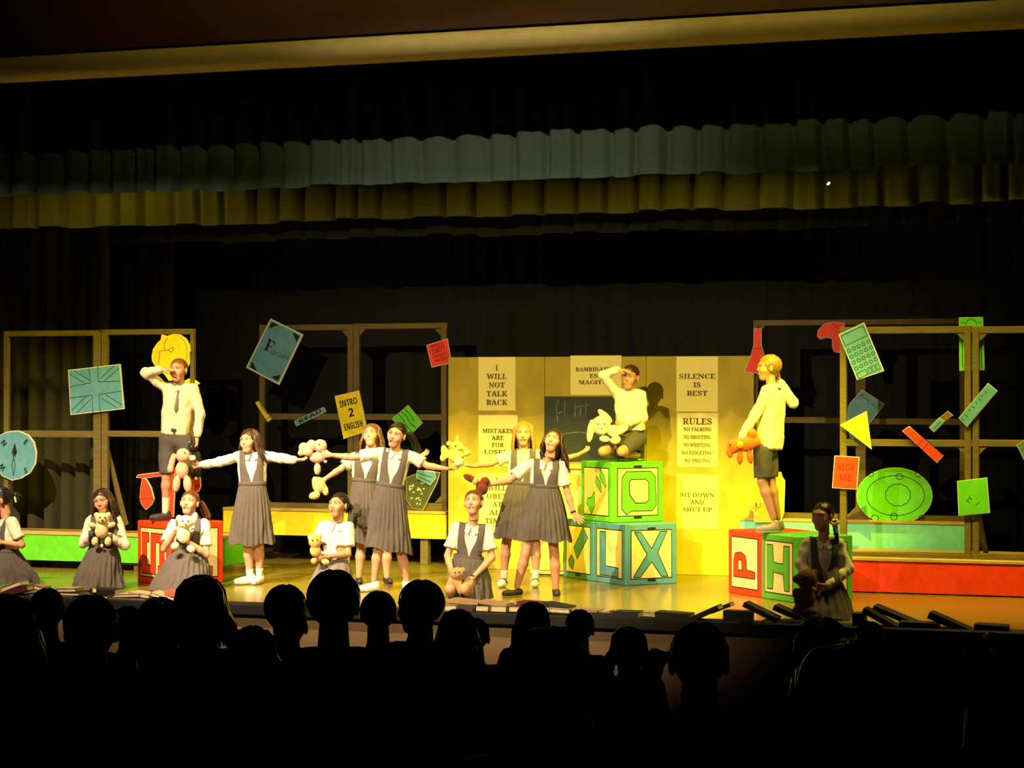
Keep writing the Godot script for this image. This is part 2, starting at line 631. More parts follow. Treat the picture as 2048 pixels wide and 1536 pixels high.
# ================================================================ distance field, meshed as surface nets
class Field:
	var o: Vector3
	var h: float
	var nx: int
	var ny: int
	var nz: int
	var f := PackedFloat32Array()
	var row_lo := PackedInt32Array()
	var row_hi := PackedInt32Array()

	func _init(lo: Vector3, hi: Vector3, cell: float) -> void:
		h = cell
		o = lo - Vector3.ONE * cell * 3.0
		nx = int(ceil((hi.x - lo.x) / cell)) + 7
		ny = int(ceil((hi.y - lo.y) / cell)) + 7
		nz = int(ceil((hi.z - lo.z) / cell)) + 7
		f.resize(nx * ny * nz)
		f.fill(1000.0)
		row_lo.resize(ny * nz)
		row_lo.fill(nx)
		row_hi.resize(ny * nz)
		row_hi.fill(-1)

	func span(lo: Vector3, hi: Vector3) -> PackedInt32Array:
		return PackedInt32Array([maxi(0, int((lo.x - o.x) / h)), maxi(0, int((lo.y - o.y) / h)), maxi(0, int((lo.z - o.z) / h)),
			mini(nx - 1, int((hi.x - o.x) / h) + 1), mini(ny - 1, int((hi.y - o.y) / h) + 1), mini(nz - 1, int((hi.z - o.z) / h) + 1)])

	# tapered capsule, joined softly; sub = carve instead
	func cap(a: Vector3, b: Vector3, ra: float, rb: float, k: float = 0.02, sub: bool = false) -> void:
		var m := maxf(ra, rb) + k + 2.5 * h
		var s := span(a.min(b) - Vector3.ONE * m, a.max(b) + Vector3.ONE * m)
		var bx := b.x - a.x
		var by := b.y - a.y
		var bz := b.z - a.z
		var l2 := maxf(bx * bx + by * by + bz * bz, 1e-9)
		var dr := rb - ra
		for z in range(s[2], s[5] + 1):
			var dz := o.z + z * h - a.z
			for y in range(s[1], s[4] + 1):
				var dy := o.y + y * h - a.y
				var at := (z * ny + y) * nx
				var yz := dy * by + dz * bz
				if not sub:
					row_lo[z * ny + y] = mini(row_lo[z * ny + y], s[0])
					row_hi[z * ny + y] = maxi(row_hi[z * ny + y], s[3])
				for x in range(s[0], s[3] + 1):
					var dx := o.x + x * h - a.x
					var t := clampf((dx * bx + yz) / l2, 0.0, 1.0)
					var ex := dx - bx * t
					var ey := dy - by * t
					var ez := dz - bz * t
					var d := sqrt(ex * ex + ey * ey + ez * ez) - ra - dr * t
					var w := f[at + x]
					if sub:
						d = -d
						var q := k - absf(w - d)
						f[at + x] = maxf(w, d) + (q * q * 0.25 / k if q > 0.0 else 0.0)
					else:
						var q := k - absf(w - d)
						f[at + x] = minf(w, d) - (q * q * 0.25 / k if q > 0.0 else 0.0)

	# ellipsoid with its own axes
	func ell(ctr: Vector3, r: Vector3, k: float = 0.02, rot: Basis = Basis.IDENTITY, sub: bool = false) -> void:
		var mr := maxf(r.x, maxf(r.y, r.z))
		var m := mr + k + 2.5 * h
		var s := span(ctr - Vector3.ONE * m, ctr + Vector3.ONE * m)
		var inv := rot.transposed()
		var small := minf(r.x, minf(r.y, r.z))
		for z in range(s[2], s[5] + 1):
			for y in range(s[1], s[4] + 1):
				var at := (z * ny + y) * nx
				if not sub:
					row_lo[z * ny + y] = mini(row_lo[z * ny + y], s[0])
					row_hi[z * ny + y] = maxi(row_hi[z * ny + y], s[3])
				for x in range(s[0], s[3] + 1):
					var p := inv * Vector3(o.x + x * h - ctr.x, o.y + y * h - ctr.y, o.z + z * h - ctr.z)
					var e := p / r
					var k0 := e.length()
					var k1 := (e / r).length()
					var d := k0 * (k0 - 1.0) / k1 if k1 > 1e-6 else -small
					var w := f[at + x]
					if sub:
						d = -d
						var q := k - absf(w - d)
						f[at + x] = maxf(w, d) + (q * q * 0.25 / k if q > 0.0 else 0.0)
					else:
						var q := k - absf(w - d)
						f[at + x] = minf(w, d) - (q * q * 0.25 / k if q > 0.0 else 0.0)

	# cut away what lies beyond the plane through p with outward normal nn, inside a ball of radius rad (0: everywhere)
	func cut(p: Vector3, nn: Vector3, rad: float = 0.0) -> void:
		var s: PackedInt32Array
		if rad > 0.0:
			s = span(p - Vector3.ONE * rad, p + Vector3.ONE * rad)
		else:
			s = PackedInt32Array([0, 0, 0, nx - 1, ny - 1, nz - 1])
		for z in range(s[2], s[5] + 1):
			for y in range(s[1], s[4] + 1):
				var at := (z * ny + y) * nx
				for x in range(maxi(s[0], row_lo[z * ny + y]), mini(s[3], row_hi[z * ny + y]) + 1):
					var q := Vector3(o.x + x * h - p.x, o.y + y * h - p.y, o.z + z * h - p.z)
					if rad > 0.0 and q.length() > rad:
						continue
					f[at + x] = maxf(f[at + x], q.dot(nn))

	func sample(p: Vector3) -> float:
		var q := (p - o) / h
		var x := int(q.x)
		var y := int(q.y)
		var z := int(q.z)
		if x < 0 or y < 0 or z < 0 or x >= nx - 1 or y >= ny - 1 or z >= nz - 1:
			return 1.0
		var t := q - Vector3(x, y, z)
		var at := (z * ny + y) * nx + x
		var up := nx * ny
		var a := lerpf(lerpf(f[at], f[at + 1], t.x), lerpf(f[at + nx], f[at + nx + 1], t.x), t.y)
		at += up
		var b := lerpf(lerpf(f[at], f[at + 1], t.x), lerpf(f[at + nx], f[at + nx + 1], t.x), t.y)
		return minf(lerpf(a, b, t.z), 1.0)

	# walk from p along d (unit) to where the field rises past iso; from outside inwards
	func wrap(p: Vector3, d: Vector3, far: float, iso: float) -> Vector3:
		var t := far
		var prev := 1.0
		while t > 0.0:
			var s := sample(p + d * t)
			if s < iso:
				if prev < 0.9:
					var back := 0.006 * (iso - s) / maxf(prev - s, 1e-5)
					return p + d * (t + back)
				return p + d * t
			prev = s
			t -= 0.006
		return p

	func net(mb: MB, col: Color = Color.WHITE) -> void:
		var cells := PackedInt32Array()
		cells.resize(f.size())
		cells.fill(-1)
		var s0 := mb.v.size()
		var i0 := mb.i.size()
		var dx := 1
		var dy := nx
		var dz := nx * ny
		var lim := 2.0 * h
		var off := [0, dx, dy, dx + dy, dz, dx + dz, dy + dz, dx + dy + dz]
		var ed := [[0, 1], [2, 3], [4, 5], [6, 7], [0, 2], [1, 3], [4, 6], [5, 7], [0, 4], [1, 5], [2, 6], [3, 7]]
		var pos := [Vector3(0, 0, 0), Vector3(1, 0, 0), Vector3(0, 1, 0), Vector3(1, 1, 0), Vector3(0, 0, 1), Vector3(1, 0, 1), Vector3(0, 1, 1), Vector3(1, 1, 1)]
		var found := PackedInt32Array()
		for z in nz - 1:
			for y in ny - 1:
				var at := (z * ny + y) * nx
				for x in range(row_lo[z * ny + y], mini(nx - 1, row_hi[z * ny + y] + 1)):
					var id := at + x
					var w := f[id]
					if w > lim or w < -lim:
						continue
					var neg := 0
					for q in 8:
						if f[id + off[q]] < 0.0:
							neg += 1
					if neg == 0 or neg == 8:
						continue
					var sum := Vector3.ZERO
					var cnt := 0
					for e in ed:
						var fa := f[id + off[e[0]]]
						var fb := f[id + off[e[1]]]
						if (fa < 0.0) != (fb < 0.0):
							sum += pos[e[0]].lerp(pos[e[1]], fa / (fa - fb))
							cnt += 1
					var p := o + (Vector3(x, y, z) + sum / cnt) * h
					cells[id] = mb.v.size()
					mb.v.append(p)
					mb.n.append(Vector3.ZERO)
					mb.c.append(col)
					found.append(id)
		for id in found:
			var w := f[id] < 0.0
			for ax in 3:
				var step: int = [dx, dy, dz][ax]
				if (f[id + step] < 0.0) == w:
					continue
				var u: int = [dy, dz, dx][ax]
				var t: int = [dz, dx, dy][ax]
				if id - u - t < 0:
					continue
				var a := cells[id]
				var b := cells[id - u]
				var cc := cells[id - u - t]
				var d := cells[id - t]
				if a < 0 or b < 0 or cc < 0 or d < 0:
					continue
				if w:
					mb.i.append_array([a, b, cc, a, cc, d])
				else:
					mb.i.append_array([a, cc, b, a, d, cc])
		mb.smooth(s0, i0, false)

func noise_push(mb: MB, s0: int, i0: int, amp: float, freq: Vector3, seed_n: int) -> void:
	var nz := FastNoiseLite.new()
	nz.seed = seed_n
	nz.frequency = 1.0
	nz.fractal_octaves = 2
	for k in range(s0, mb.v.size()):
		mb.v[k] += mb.n[k] * amp * nz.get_noise_3dv(mb.v[k] * freq)
	for k in range(s0, mb.v.size()):
		mb.n[k] = Vector3.ZERO
	mb.smooth(s0, i0, false)

# ================================================================ house and stage shell
func slab(lo: Vector3, hi: Vector3, ch: float = 0.0) -> MB:
	var mb := MB.new()
	mb.box(Transform3D(Basis.IDENTITY, (lo + hi) * 0.5), hi - lo, ch)
	return mb

func house_floor_y(z: float) -> float:
	return -1.0 if z < 2.2 else minf(-1.0 + (z - 2.2) * 0.094, 1.2)

func build_house() -> void:
	structure(slab(Vector3(-13, -0.12, -9.0), Vector3(9, 0.0, 0.02)), "floor", M.floor)
	var lip := structure(slab(Vector3(-13, -0.1, 0.02), Vector3(9, 0.0, 0.24), 0.01), "trim_1", M.lip)
	lip.set_meta("label", "black edge of the stage")
	structure(slab(Vector3(-13, -1.02, -0.3), Vector3(9, -0.1, 0.14)), "wall_apron", M.apron)
	# raked auditorium floor
	var mb := MB.new()
	mb.quad(Vector3(-13, -1.0, 0.14), Vector3(-13, -1.0, 2.2), Vector3(12, -1.0, 2.2), Vector3(12, -1.0, 0.14))
	mb.quad(Vector3(-13, -1.0, 2.2), Vector3(-13, 1.2, 25.6), Vector3(12, 1.2, 25.6), Vector3(12, -1.0, 2.2))
	mb.quad(Vector3(-13, -1.3, 0.14), Vector3(12, -1.3, 0.14), Vector3(12, -1.3, 25.6), Vector3(-13, -1.3, 25.6))
	structure(mb, "floor_auditorium", M.carpet)
	# proscenium header with its cream edge
	var zt := 0.1
	var top := on_plane(1024, 62, zt).y
	structure(slab(Vector3(-13, top, zt), Vector3(12, 10.0, zt + 0.3)), "wall_proscenium", M.house_wall)
	mb = MB.new()
	var low := on_plane(1024, 112, zt).y
	var rows := []
	for k in 13:
		var an := PI * k / 12.0 - PI / 2
		var row := []
		var mid := (top + low) * 0.5
		var rr := (top - low) * 0.5
		for x in [-13.0, -6.0, 0.0, 6.0, 12.0]:
			row.append(Vector3(x, mid + sin(an) * rr, zt + 0.2 + cos(an) * rr))
		rows.append(row)
	mb.sheet(rows, false, false, Color.WHITE, false)
	mb.box(Transform3D(Basis.IDENTITY, Vector3(-0.5, (top + low) * 0.5, zt + 0.09)), Vector3(25, top - low, 0.2))
	structure(mb, "trim_2", M.cream)
	# the rest of the shell, out of view
	structure(slab(Vector3(-13.2, -1.3, -9.2), Vector3(-13.0, 10.0, 25.6)), "wall_left", M.dark_wall)
	structure(slab(Vector3(12.0, -1.3, -9.2), Vector3(12.2, 10.0, 25.6)), "wall_right", M.dark_wall)
	structure(slab(Vector3(-13.2, -1.3, -9.2), Vector3(12.2, 10.0, -9.0)), "wall_back", M.dark_wall)
	structure(slab(Vector3(-13.2, -1.3, 25.6), Vector3(12.2, 10.0, 25.8)), "wall_rear", M.dark_wall)
	structure(slab(Vector3(-13.2, 10.0, -9.2), Vector3(12.2, 10.2, 25.8)), "ceiling", M.dark_wall)
	mb = slab(Vector3(9.0, -1.0, -9.0), Vector3(12.0, 10.0, 0.4))
	structure(mb, "wall_wing", M.dark_wall)

# ---------------------------------------------------------------- curtains
# a pleated cloth hung at z from x0 to x1; pitch and depth of the folds in metres
func drape(x0: float, x1: float, z: float, y0: float, y1: float, pitch: float, depth: float, sharp: float, seed_n: int, hem: float = 0.0) -> MB:
	var mb := MB.new()
	var r := RandomNumberGenerator.new()
	r.seed = seed_n
	var xs := []
	var zs := []
	var hs := []
	var x := x0
	while x < x1:
		var p := pitch * r.randf_range(0.75, 1.25)
		var d := depth * r.randf_range(0.6, 1.25)
		var up := r.randf_range(-1.0, 1.0) * hem
		for k in 12:
			var t := k / 12.0
			# box pleat: flat front, quick return
			var w := smoothstep(0.0, sharp, t) * (1.0 - smoothstep(1.0 - sharp, 1.0, t))
			xs.append(x + p * t)
			zs.append(d * w + 0.012 * sin(t * 9.0 + x * 3.0))
			hs.append(up * w + hem * 0.3 * sin(x * 2.1))
		x += p
	var rows := []
	for side in 2:
		pass
	var steps := 7
	for q in steps + 1:
		var t := float(q) / steps
		var row := []
		for k in xs.size():
			var sway: float = 0.02 * sin(xs[k] * 1.7 + t * 2.0)
			row.append(Vector3(xs[k] + sway * t, lerpf(y1, y0 + hs[k], t), z + zs[k] * lerpf(0.55, 1.0, t)))
		rows.append(row)
	var back := []
	for q in range(steps, -1, -1):
		var row := []
		for k in xs.size():
			row.append(rows[q][k] - Vector3(0, 0, 0.012))
		back.append(row)
	rows.append_array(back)
	mb.sheet(rows, false, false)
	return mb

func build_curtains() -> void:
	# front valance, dark blue
	var z := -0.75
	var o := drape(-10.0, 9.0, z, on_plane(1024, 360, z).y, 5.6, 0.27, 0.09, 0.22, 21, 0.025).commit(self, numbered("front_valance"), M.velour_blue, self, Vector3.ZERO)
	label_it(o, "dark blue pleated valance hanging below the cream beam", "curtain")
	z = -2.1
	o = drape(-11.0, 9.0, z, on_plane(1024, 432, z).y, 5.6, 0.30, 0.10, 0.2, 22, 0.02).commit(self, numbered("border_curtain"), M.velour_black, self, Vector3.ZERO)
	label_it(o, "olive black border curtain just behind the blue valance", "curtain")
	z = -2.75
	o = drape(on_plane(222, 440, -2.75).x, 9.0, z, on_plane(1024, 470, z).y, 5.6, 0.30, 0.10, 0.2, 23, 0.02).commit(self, numbered("border_curtain"), M.velour_black, self, Vector3.ZERO)
	label_it(o, "lowest olive black border curtain, behind the other border", "curtain")
	# left legs
	z = -3.42
	var xa := on_plane(15, 700, z).x
	var xb := on_plane(218, 700, z).x
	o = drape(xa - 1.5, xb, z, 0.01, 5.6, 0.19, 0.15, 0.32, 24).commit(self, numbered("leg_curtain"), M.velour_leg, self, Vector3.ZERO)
	label_it(o, "black leg curtain with deep folds behind the compass frame", "curtain")
	z = -4.4
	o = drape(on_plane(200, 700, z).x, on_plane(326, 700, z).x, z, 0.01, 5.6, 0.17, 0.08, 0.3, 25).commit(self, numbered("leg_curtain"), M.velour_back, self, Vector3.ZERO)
	label_it(o, "narrow black leg curtain beside the boy shading his eyes", "curtain")
	z = -6.4
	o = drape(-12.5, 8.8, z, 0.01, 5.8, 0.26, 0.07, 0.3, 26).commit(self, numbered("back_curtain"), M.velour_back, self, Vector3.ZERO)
	label_it(o, "black full-width curtain closing the back of the stage", "curtain")
	# pipe that the wash lamps hang from
	var mb := MB.new()
	mb.tube([Vector3(-8, 4.85, -1.12), Vector3(8, 4.85, -1.12)], [0.025, 0.025], 10)
	o = mb.commit(self, "lighting_pipe", M.black_metal, self, Vector3.ZERO)
	label_it(o, "black steel pipe behind the blue valance", "pipe")
	# tiny white dot, made to glow, in front of the border curtain
	mb = MB.new()
	mb.ellipsoid(Transform3D(Basis(Vector3.BACK, 0.7), on_plane(1657, 367, -1.99)), Vector3(0.02, 0.012, 0.012), 10)
	o = mb.commit(self, "glowing_dot", glow(Color(0.9, 0.95, 0.9)), self, Vector3.ZERO)
	label_it(o, "tiny glowing white dot in front of the olive border curtain", "light")

func label_it(o: Node3D, label: String, category: String, group: String = "") -> void:
	o.set_meta("label", label)
	o.set_meta("category", category)
	if group != "":
		o.set_meta("group", group)

# ---------------------------------------------------------------- risers and stud frames
func riser(label: String, x0: float, x1: float, zf: float, zb: float, top: float, low: float, face: Material, legs: Array) -> void:
	var o := thing("stage_riser", label, "platform", Vector3((x0 + x1) * 0.5, 0, zf), "painted risers")
	var org := o.position
	slab(Vector3(x0, top - 0.03, zb), Vector3(x1, top, zf + 0.01), 0.004).commit(self, "deck", M.wood_pale, o, org)
	slab(Vector3(x0, low, zf - 0.02), Vector3(x1, top - 0.032, zf), 0.003).commit(self, "front_board", face, o, org)
	slab(Vector3(x1 - 0.02, low, zb), Vector3(x1, top - 0.032, zf - 0.021), 0.003).commit(self, "side_board", face, o, org)
	slab(Vector3(x0, low, zb), Vector3(x0 + 0.02, top - 0.032, zf - 0.021), 0.003).commit(self, "side_board", face, o, org)
	for x in legs:
		slab(Vector3(x - 0.045, 0.0, zf - 0.13), Vector3(x + 0.045, top - 0.034, zf - 0.04), 0.004).commit(self, "leg", M.stud, o, org)
		slab(Vector3(x - 0.045, 0.0, zb + 0.05), Vector3(x + 0.045, top - 0.034, zb + 0.14), 0.004).commit(self, "leg", M.stud, o, org)

# one stud frame in the plane z; posts [px, py_top, py_bottom, width_px], rails [px0, px1, py, height_px]
func stud_frame(label: String, z: float, posts: Array, rails: Array, braces: Array, gussets: Array) -> void:
	var b := on_plane(posts[0][0], posts[0][2], z)
	var o := thing("stud_frame", label, "frame", b, "wooden window frames")
	var k := 0
	for p in posts:
		var a := on_plane(p[0], p[1], z)
		var e := on_plane(p[0], p[2], z)
		var w := on_plane(p[0] + p[3], p[1], z).x - a.x
		var mb := MB.new()
		mb.box(Transform3D(Basis.IDENTITY, Vector3(a.x, (a.y + e.y) * 0.5, z)), Vector3(w, absf(a.y - e.y), 0.05), 0.004)
		mb.commit(self, "post", M.stud, o, b)
	for r in rails:
		var a := on_plane(r[0], r[2], z)
		var e := on_plane(r[1], r[2], z)
		var mid := on_plane((r[0] + r[1]) * 0.5, r[2], z)
		var hh := absf(on_plane(r[0], r[2] + r[3], z).y - a.y)
		var mb := MB.new()
		mb.box(Transform3D(Basis.IDENTITY, Vector3((a.x + e.x) * 0.5, mid.y, z - 0.002)), Vector3(e.x - a.x, hh, 0.046), 0.004)
		mb.commit(self, "rail", M.stud, o, b)
	for r in braces:
		var mb := MB.new()
		mb.beam(on_plane(r[0], r[1], z - 0.03), on_plane(r[2], r[3], r[4]), 0.045, 0.05, Vector3.UP)
		mb.commit(self, "brace", M.stud, o, b)
	for g in gussets:
		var a := on_plane(g[0], g[1], z)
		var s := 0.075
		var mb := MB.new()
		mb.prism(PackedVector2Array([Vector2(0, 0), Vector2(s * g[2], 0), Vector2(0, s * g[3])]), Transform3D(Basis.IDENTITY, a), -0.012, 0.012)
		mb.commit(self, "gusset", M.stud, o, b)

func build_risers_and_frames() -> void:
	# left: low green riser
	var z := -2.62
	riser("bright green low riser under the compass frame", on_plane(-120, 1100, z).x, on_plane(450, 1100, z).x, z, z - 0.5, on_plane(250, 1068, z).y, on_plane(250, 1126, z).y, M.green, [-6.6, -5.2])
	z = -4.45
	riser("bright yellow riser on wooden legs behind the girls with open arms", on_plane(446, 1045, z).x, on_plane(893, 1045, z).x, z, z - 1.2, on_plane(670, 1019, z).y, on_plane(670, 1073, z).y, M.yellow, [on_plane(470, 1100, z).x, on_plane(845, 1100, z).x])
	z = -4.15
	riser("pale aqua riser with the green game board on it", on_plane(1480, 1070, z).x, on_plane(1930, 1070, z).x, z, z - 1.2, on_plane(1700, 1040, z).y, on_plane(1700, 1103, z).y, M.aqua, [on_plane(1510, 1070, z).x, on_plane(1900, 1070, z).x])
	z = -2.78
	riser("long red low riser along the right of the stage", on_plane(1640, 1150, z).x, on_plane(2250, 1150, z).x, z, z - 1.25, on_plane(1880, 1119, z).y, on_plane(1880, 1188, z).y, M.red, [on_plane(1735, 1150, z).x, on_plane(2100, 1150, z).x])
	# frames
	z = -2.8
	stud_frame("stud frame with the compass and the flag board on it", z,
		[[14, 664, 1070, 9], [196, 664, 1070, 15], [211, 664, 1070, 12], [386, 664, 1070, 8]],
		[[10, 200, 667, 11], [205, 390, 664, 11], [10, 200, 868, 13], [205, 390, 868, 12], [10, 390, 1066, 10]],
		[[209, 880, 252, 1050, -3.05]], [])
	z = -4.62
	stud_frame("stud frame with rounded corners above the yellow riser", z,
		[[525, 650, 1019, 10], [702, 650, 1019, 11], [714, 650, 1019, 11], [889, 650, 1019, 11]],
		[[520, 708, 655, 11], [708, 895, 652, 11], [520, 708, 833, 12], [708, 895, 834, 12], [520, 708, 1013, 14], [708, 895, 1012, 14]],
		[], [[531, 661, 1, -1], [696, 661, -1, -1], [720, 658, 1, -1], [883, 658, -1, -1], [531, 1005, 1, 1], [696, 1005, -1, 1], [720, 1005, 1, 1], [883, 1005, -1, 1]])
	z = -4.3
	stud_frame("stud frame on the aqua riser behind the calculator", z,
		[[1512, 642, 1040, 9], [1722, 645, 1040, 20], [1925, 640, 1040, 10]],
		[[1508, 1722, 645, 11], [1722, 1930, 643, 11], [1512, 1722, 840, 12], [1722, 1930, 843, 12], [1512, 1930, 1036, 14]],
		[], [[1518, 651, 1, -1], [1712, 1028, -1, 1], [1733, 1028, 1, 1]])
	z = -2.92
	stud_frame("tall stud frame on the red riser with the green banknote behind its post", z,
		[[1687, 655, 1122, 13], [1936, 655, 1122, 13], [1952, 655, 1122, 13], [2180, 655, 1122, 13]],
		[[1680, 1944, 660, 14], [1944, 2190, 659, 14], [1690, 1944, 886, 14], [1944, 2190, 887, 14], [1690, 1944, 1112, 12], [1944, 2190, 1115, 12]],
		[[1956, 1030, 1972, 1105, -3.6]], [[1929, 667, -1, -1], [1959, 667, 1, -1], [1929, 893, -1, -1], [1959, 893, 1, -1]])

# ---------------------------------------------------------------- schoolroom wall
func text_on(parent: Node3D, s: String, at: Vector3, height: float, m: Material, turn: float = 0.0, serif: bool = true, gap: float = 0.0, fit: float = 0.0) -> void:
	var t := TextMesh.new()
	var f := SystemFont.new()
	f.font_names = PackedStringArray(["Droid Serif" if serif else "Droid Sans"])
	f.font_weight = 700
	t.font = f
	t.text = s
	t.font_size = 32
	t.pixel_size = height / 23.0
	t.depth = 0.003
	t.curve_step = 1.0
	t.material = m
	var o := MeshInstance3D.new()
	o.name = "lettering"
	o.mesh = t
	o.position = at
	o.rotation.z = turn
	if fit > 0.0:
		var w := t.get_aabb().size.x
		if w > 0.01:
			o.scale = Vector3(fit / w, 1, 1)
	parent.add_child(o, true)

func poster(lines: Array, px0: float, py0: float, px1: float, py1: float, z: float, label: String, first: float, step: float, size_px: float, spread: Array = []) -> void:
	var a := on_plane(px0, py0, z)
	var b := on_plane(px1, py1, z)
	var mid := on_plane((px0 + px1) * 0.5, py1, z)
	var o := thing("poster", label, "poster", Vector3(mid.x, mid.y, z), "yellow posters on the schoolroom wall")
	var hgt := on_plane((px0 + px1) * 0.5, py0, z).y - mid.y
	var wid := b.x - a.x
	# a sheet with a slight wave
	var mb := MB.new()
	var rows := []
	for q in 9:
		var row := []
		for k in 7:
			var u := k / 6.0 - 0.5
			var t := q / 8.0
			row.append(Vector3(u * wid, hgt * (1.0 - t), 0.004 + 0.003 * sin(u * 5.0 + t * 4.0 + px0)))
		rows.append(row)
	for q in range(8, -1, -1):
		var row := []
		for k in 7:
			row.append(rows[q][k] - Vector3(0, 0, 0.002))
		rows.append(row)
	mb.sheet(rows, false)
	mb.commit(self, "sheet", M.paper, o, Vector3.ZERO)
	for k in lines.size():
		var yy := first + step * k
		var p := on_plane((px0 + px1) * 0.5, yy, z) - o.position
		var h := size_px / FPX * depth_of(o.position) * (1.7 if lines[k] == "RULES" else 1.0)
		var fit := 0.0
		if spread.size() > k:
			fit = float(spread[k]) / FPX * depth_of(o.position) / cos(deg_to_rad(YAW))
		text_on(o, lines[k], Vector3(0, p.y, 0.0095), h, M.print, 0.0, true, 0.0, fit)

func build_schoolroom_wall() -> void:
	var z := -4.2
	var a := on_plane(896, 714, z)
	var b := on_plane(1508, 714, z)
	var top := on_plane(1200, 713, z).y
	var o := thing("schoolroom_flat", "tan schoolroom wall flat covered with rule posters", "wall flat", Vector3((a.x + b.x) * 0.5, 0, z))
	var org := o.position
	var xs := [a.x, on_plane(1089, 714, z).x, on_plane(1292, 714, z).x, b.x]
	for k in 3:
		slab(Vector3(xs[k] + 0.002, 0, z - 0.05), Vector3(xs[k + 1] - 0.002, top, z), 0.004).commit(self, "wall_panel", M.flat_tan, o, org)
	slab(Vector3(a.x, 0, z - 0.1), Vector3(b.x, 0.1, z - 0.052)).commit(self, "foot_rail", M.stud, o, org)
	# chalkboard
	var c0 := on_plane(1090, 793, z)
	var c1 := on_plane(1289, 925, z)
	var cb := thing("chalkboard", "dark green chalkboard with smeared chalk on the tan wall", "chalkboard", Vector3((c0.x + c1.x) * 0.5, c1.y, z))
	org = cb.position
	slab(Vector3(c0.x, c1.y, z + 0.001), Vector3(c1.x, c0.y, z + 0.02), 0.003).commit(self, "board", M.board, cb, org)
	var mb := MB.new()
	var t := Transform3D(Basis.IDENTITY, Vector3(0, 0, z + 0.0215))
	for st in [[[1115, 845], [1113, 815], [1116, 800]], [[1117, 826], [1129, 822]], [[1130, 802], [1129, 830]], [[1150, 808], [1150, 832]], [[1152, 815], [1162, 811], [1160, 832]], [[1172, 805], [1171, 830]], [[1165, 812], [1179, 809]], [[1120, 868], [1160, 864], [1185, 868]]]:
		var pts := []
		for p in st:
			var w := on_plane(p[0], p[1], z + 0.02)
			pts.append(Vector2(w.x, w.y))
		mb.ink(pts, 0.012, t, 0.0)
	mb.commit(self, "chalk_marks", M.chalk, cb, org).set_meta("kind", "stuff")
	slab(Vector3(c0.x - 0.02, c1.y - 0.05, z + 0.001), Vector3(c1.x + 0.02, c1.y - 0.002, z + 0.07), 0.005).commit(self, "chalk_ledge", M.wood_pale, cb, org)
	# posters
	poster(["I", "WILL", "NOT", "TALK", "BACK"], 957, 714, 1031, 821, z, "sheet reading I WILL NOT TALK BACK", 736, 17.3, 10, [4, 40, 32, 42, 42])
	poster(["MISTAKES", "ARE", "FOR", "LOSERS"], 957, 830, 1035, 932, z, "sheet reading MISTAKES ARE FOR LOSERS", 862, 14.0, 8, [62, 24, 24, 54])
	poster(["I", "WILL", "OBEY", "AT", "ALL", "TIMES"], 957, 946, 1032, 1068, z, "sheet about obeying at all times, behind the girl with long hair", 960, 16.3, 9, [4, 38, 42, 20, 32, 48])
	poster(["BAMBINATUM", "EST", "MAGITUM"], 1141, 711, 1243, 790, z, "wide sheet with a Latin motto over the chalkboard", 739, 13.0, 7.5, [80, 24, 68])
	poster(["SILENCE", "IS", "BEST"], 1353, 713, 1436, 823, z, "sheet reading SILENCE IS BEST", 753, 17.0, 9.5, [70, 14, 40])
	poster(["RULES", "NO TALKING", "NO SHOUTING", "NO WHISTLING", "NO FIDGETING", "NO SMILING"], 1354, 826, 1436, 934, z, "sheet headed RULES with five lines below", 843, 15.7, 7.0, [56, 54, 52, 52, 60, 50])
	poster(["SIT DOWN", "AND", "SHUT UP"], 1353, 949, 1437, 1058, z, "sheet reading SIT DOWN AND SHUT UP", 990, 14.5, 8.0, [66, 26, 56])
	# teacher's cabinet in front of the wall
	var zc := -3.55
	var d0 := on_plane(1060, 930, zc)
	var d1 := on_plane(1170, 930, zc)
	var cab := thing("cabinet", "plain yellow cabinet under the chalkboard, behind the stacked blocks", "cabinet", Vector3((d0.x + d1.x) * 0.5, 0, zc))
	org = cab.position
	var ct := on_plane(1115, 928, zc).y
	slab(Vector3(d0.x, 0.02, zc - 0.4), Vector3(d1.x, ct - 0.05, zc), 0.006).commit(self, "body", plain(Color(0.93, 0.86, 0.5)), cab, org)
	slab(Vector3(d0.x - 0.03, ct - 0.05, zc - 0.42), Vector3(d1.x + 0.03, ct, zc + 0.03), 0.006).commit(self, "top_board", M.wood_pale, cab, org)
	slab(Vector3(d0.x + 0.02, 0.0, zc - 0.38), Vector3(d1.x - 0.02, 0.02, zc - 0.02)).commit(self, "plinth", M.stud, cab, org)
	var mid := (d0.x + d1.x) * 0.5
	slab(Vector3(d0.x + 0.02, 0.06, zc + 0.001), Vector3(mid - 0.004, ct - 0.07, zc + 0.014), 0.004).commit(self, "door", plain(Color(0.93, 0.86, 0.5)), cab, org)
	slab(Vector3(mid + 0.004, 0.06, zc + 0.001), Vector3(d1.x - 0.02, ct - 0.07, zc + 0.014), 0.004).commit(self, "door", plain(Color(0.93, 0.86, 0.5)), cab, org)

# ---------------------------------------------------------------- letter blocks
func scaled(pts: Array, s: float) -> PackedVector2Array:
	var p := PackedVector2Array()
	for a in pts:
		p.append(Vector2(a[0], a[1]) * s)
	return p

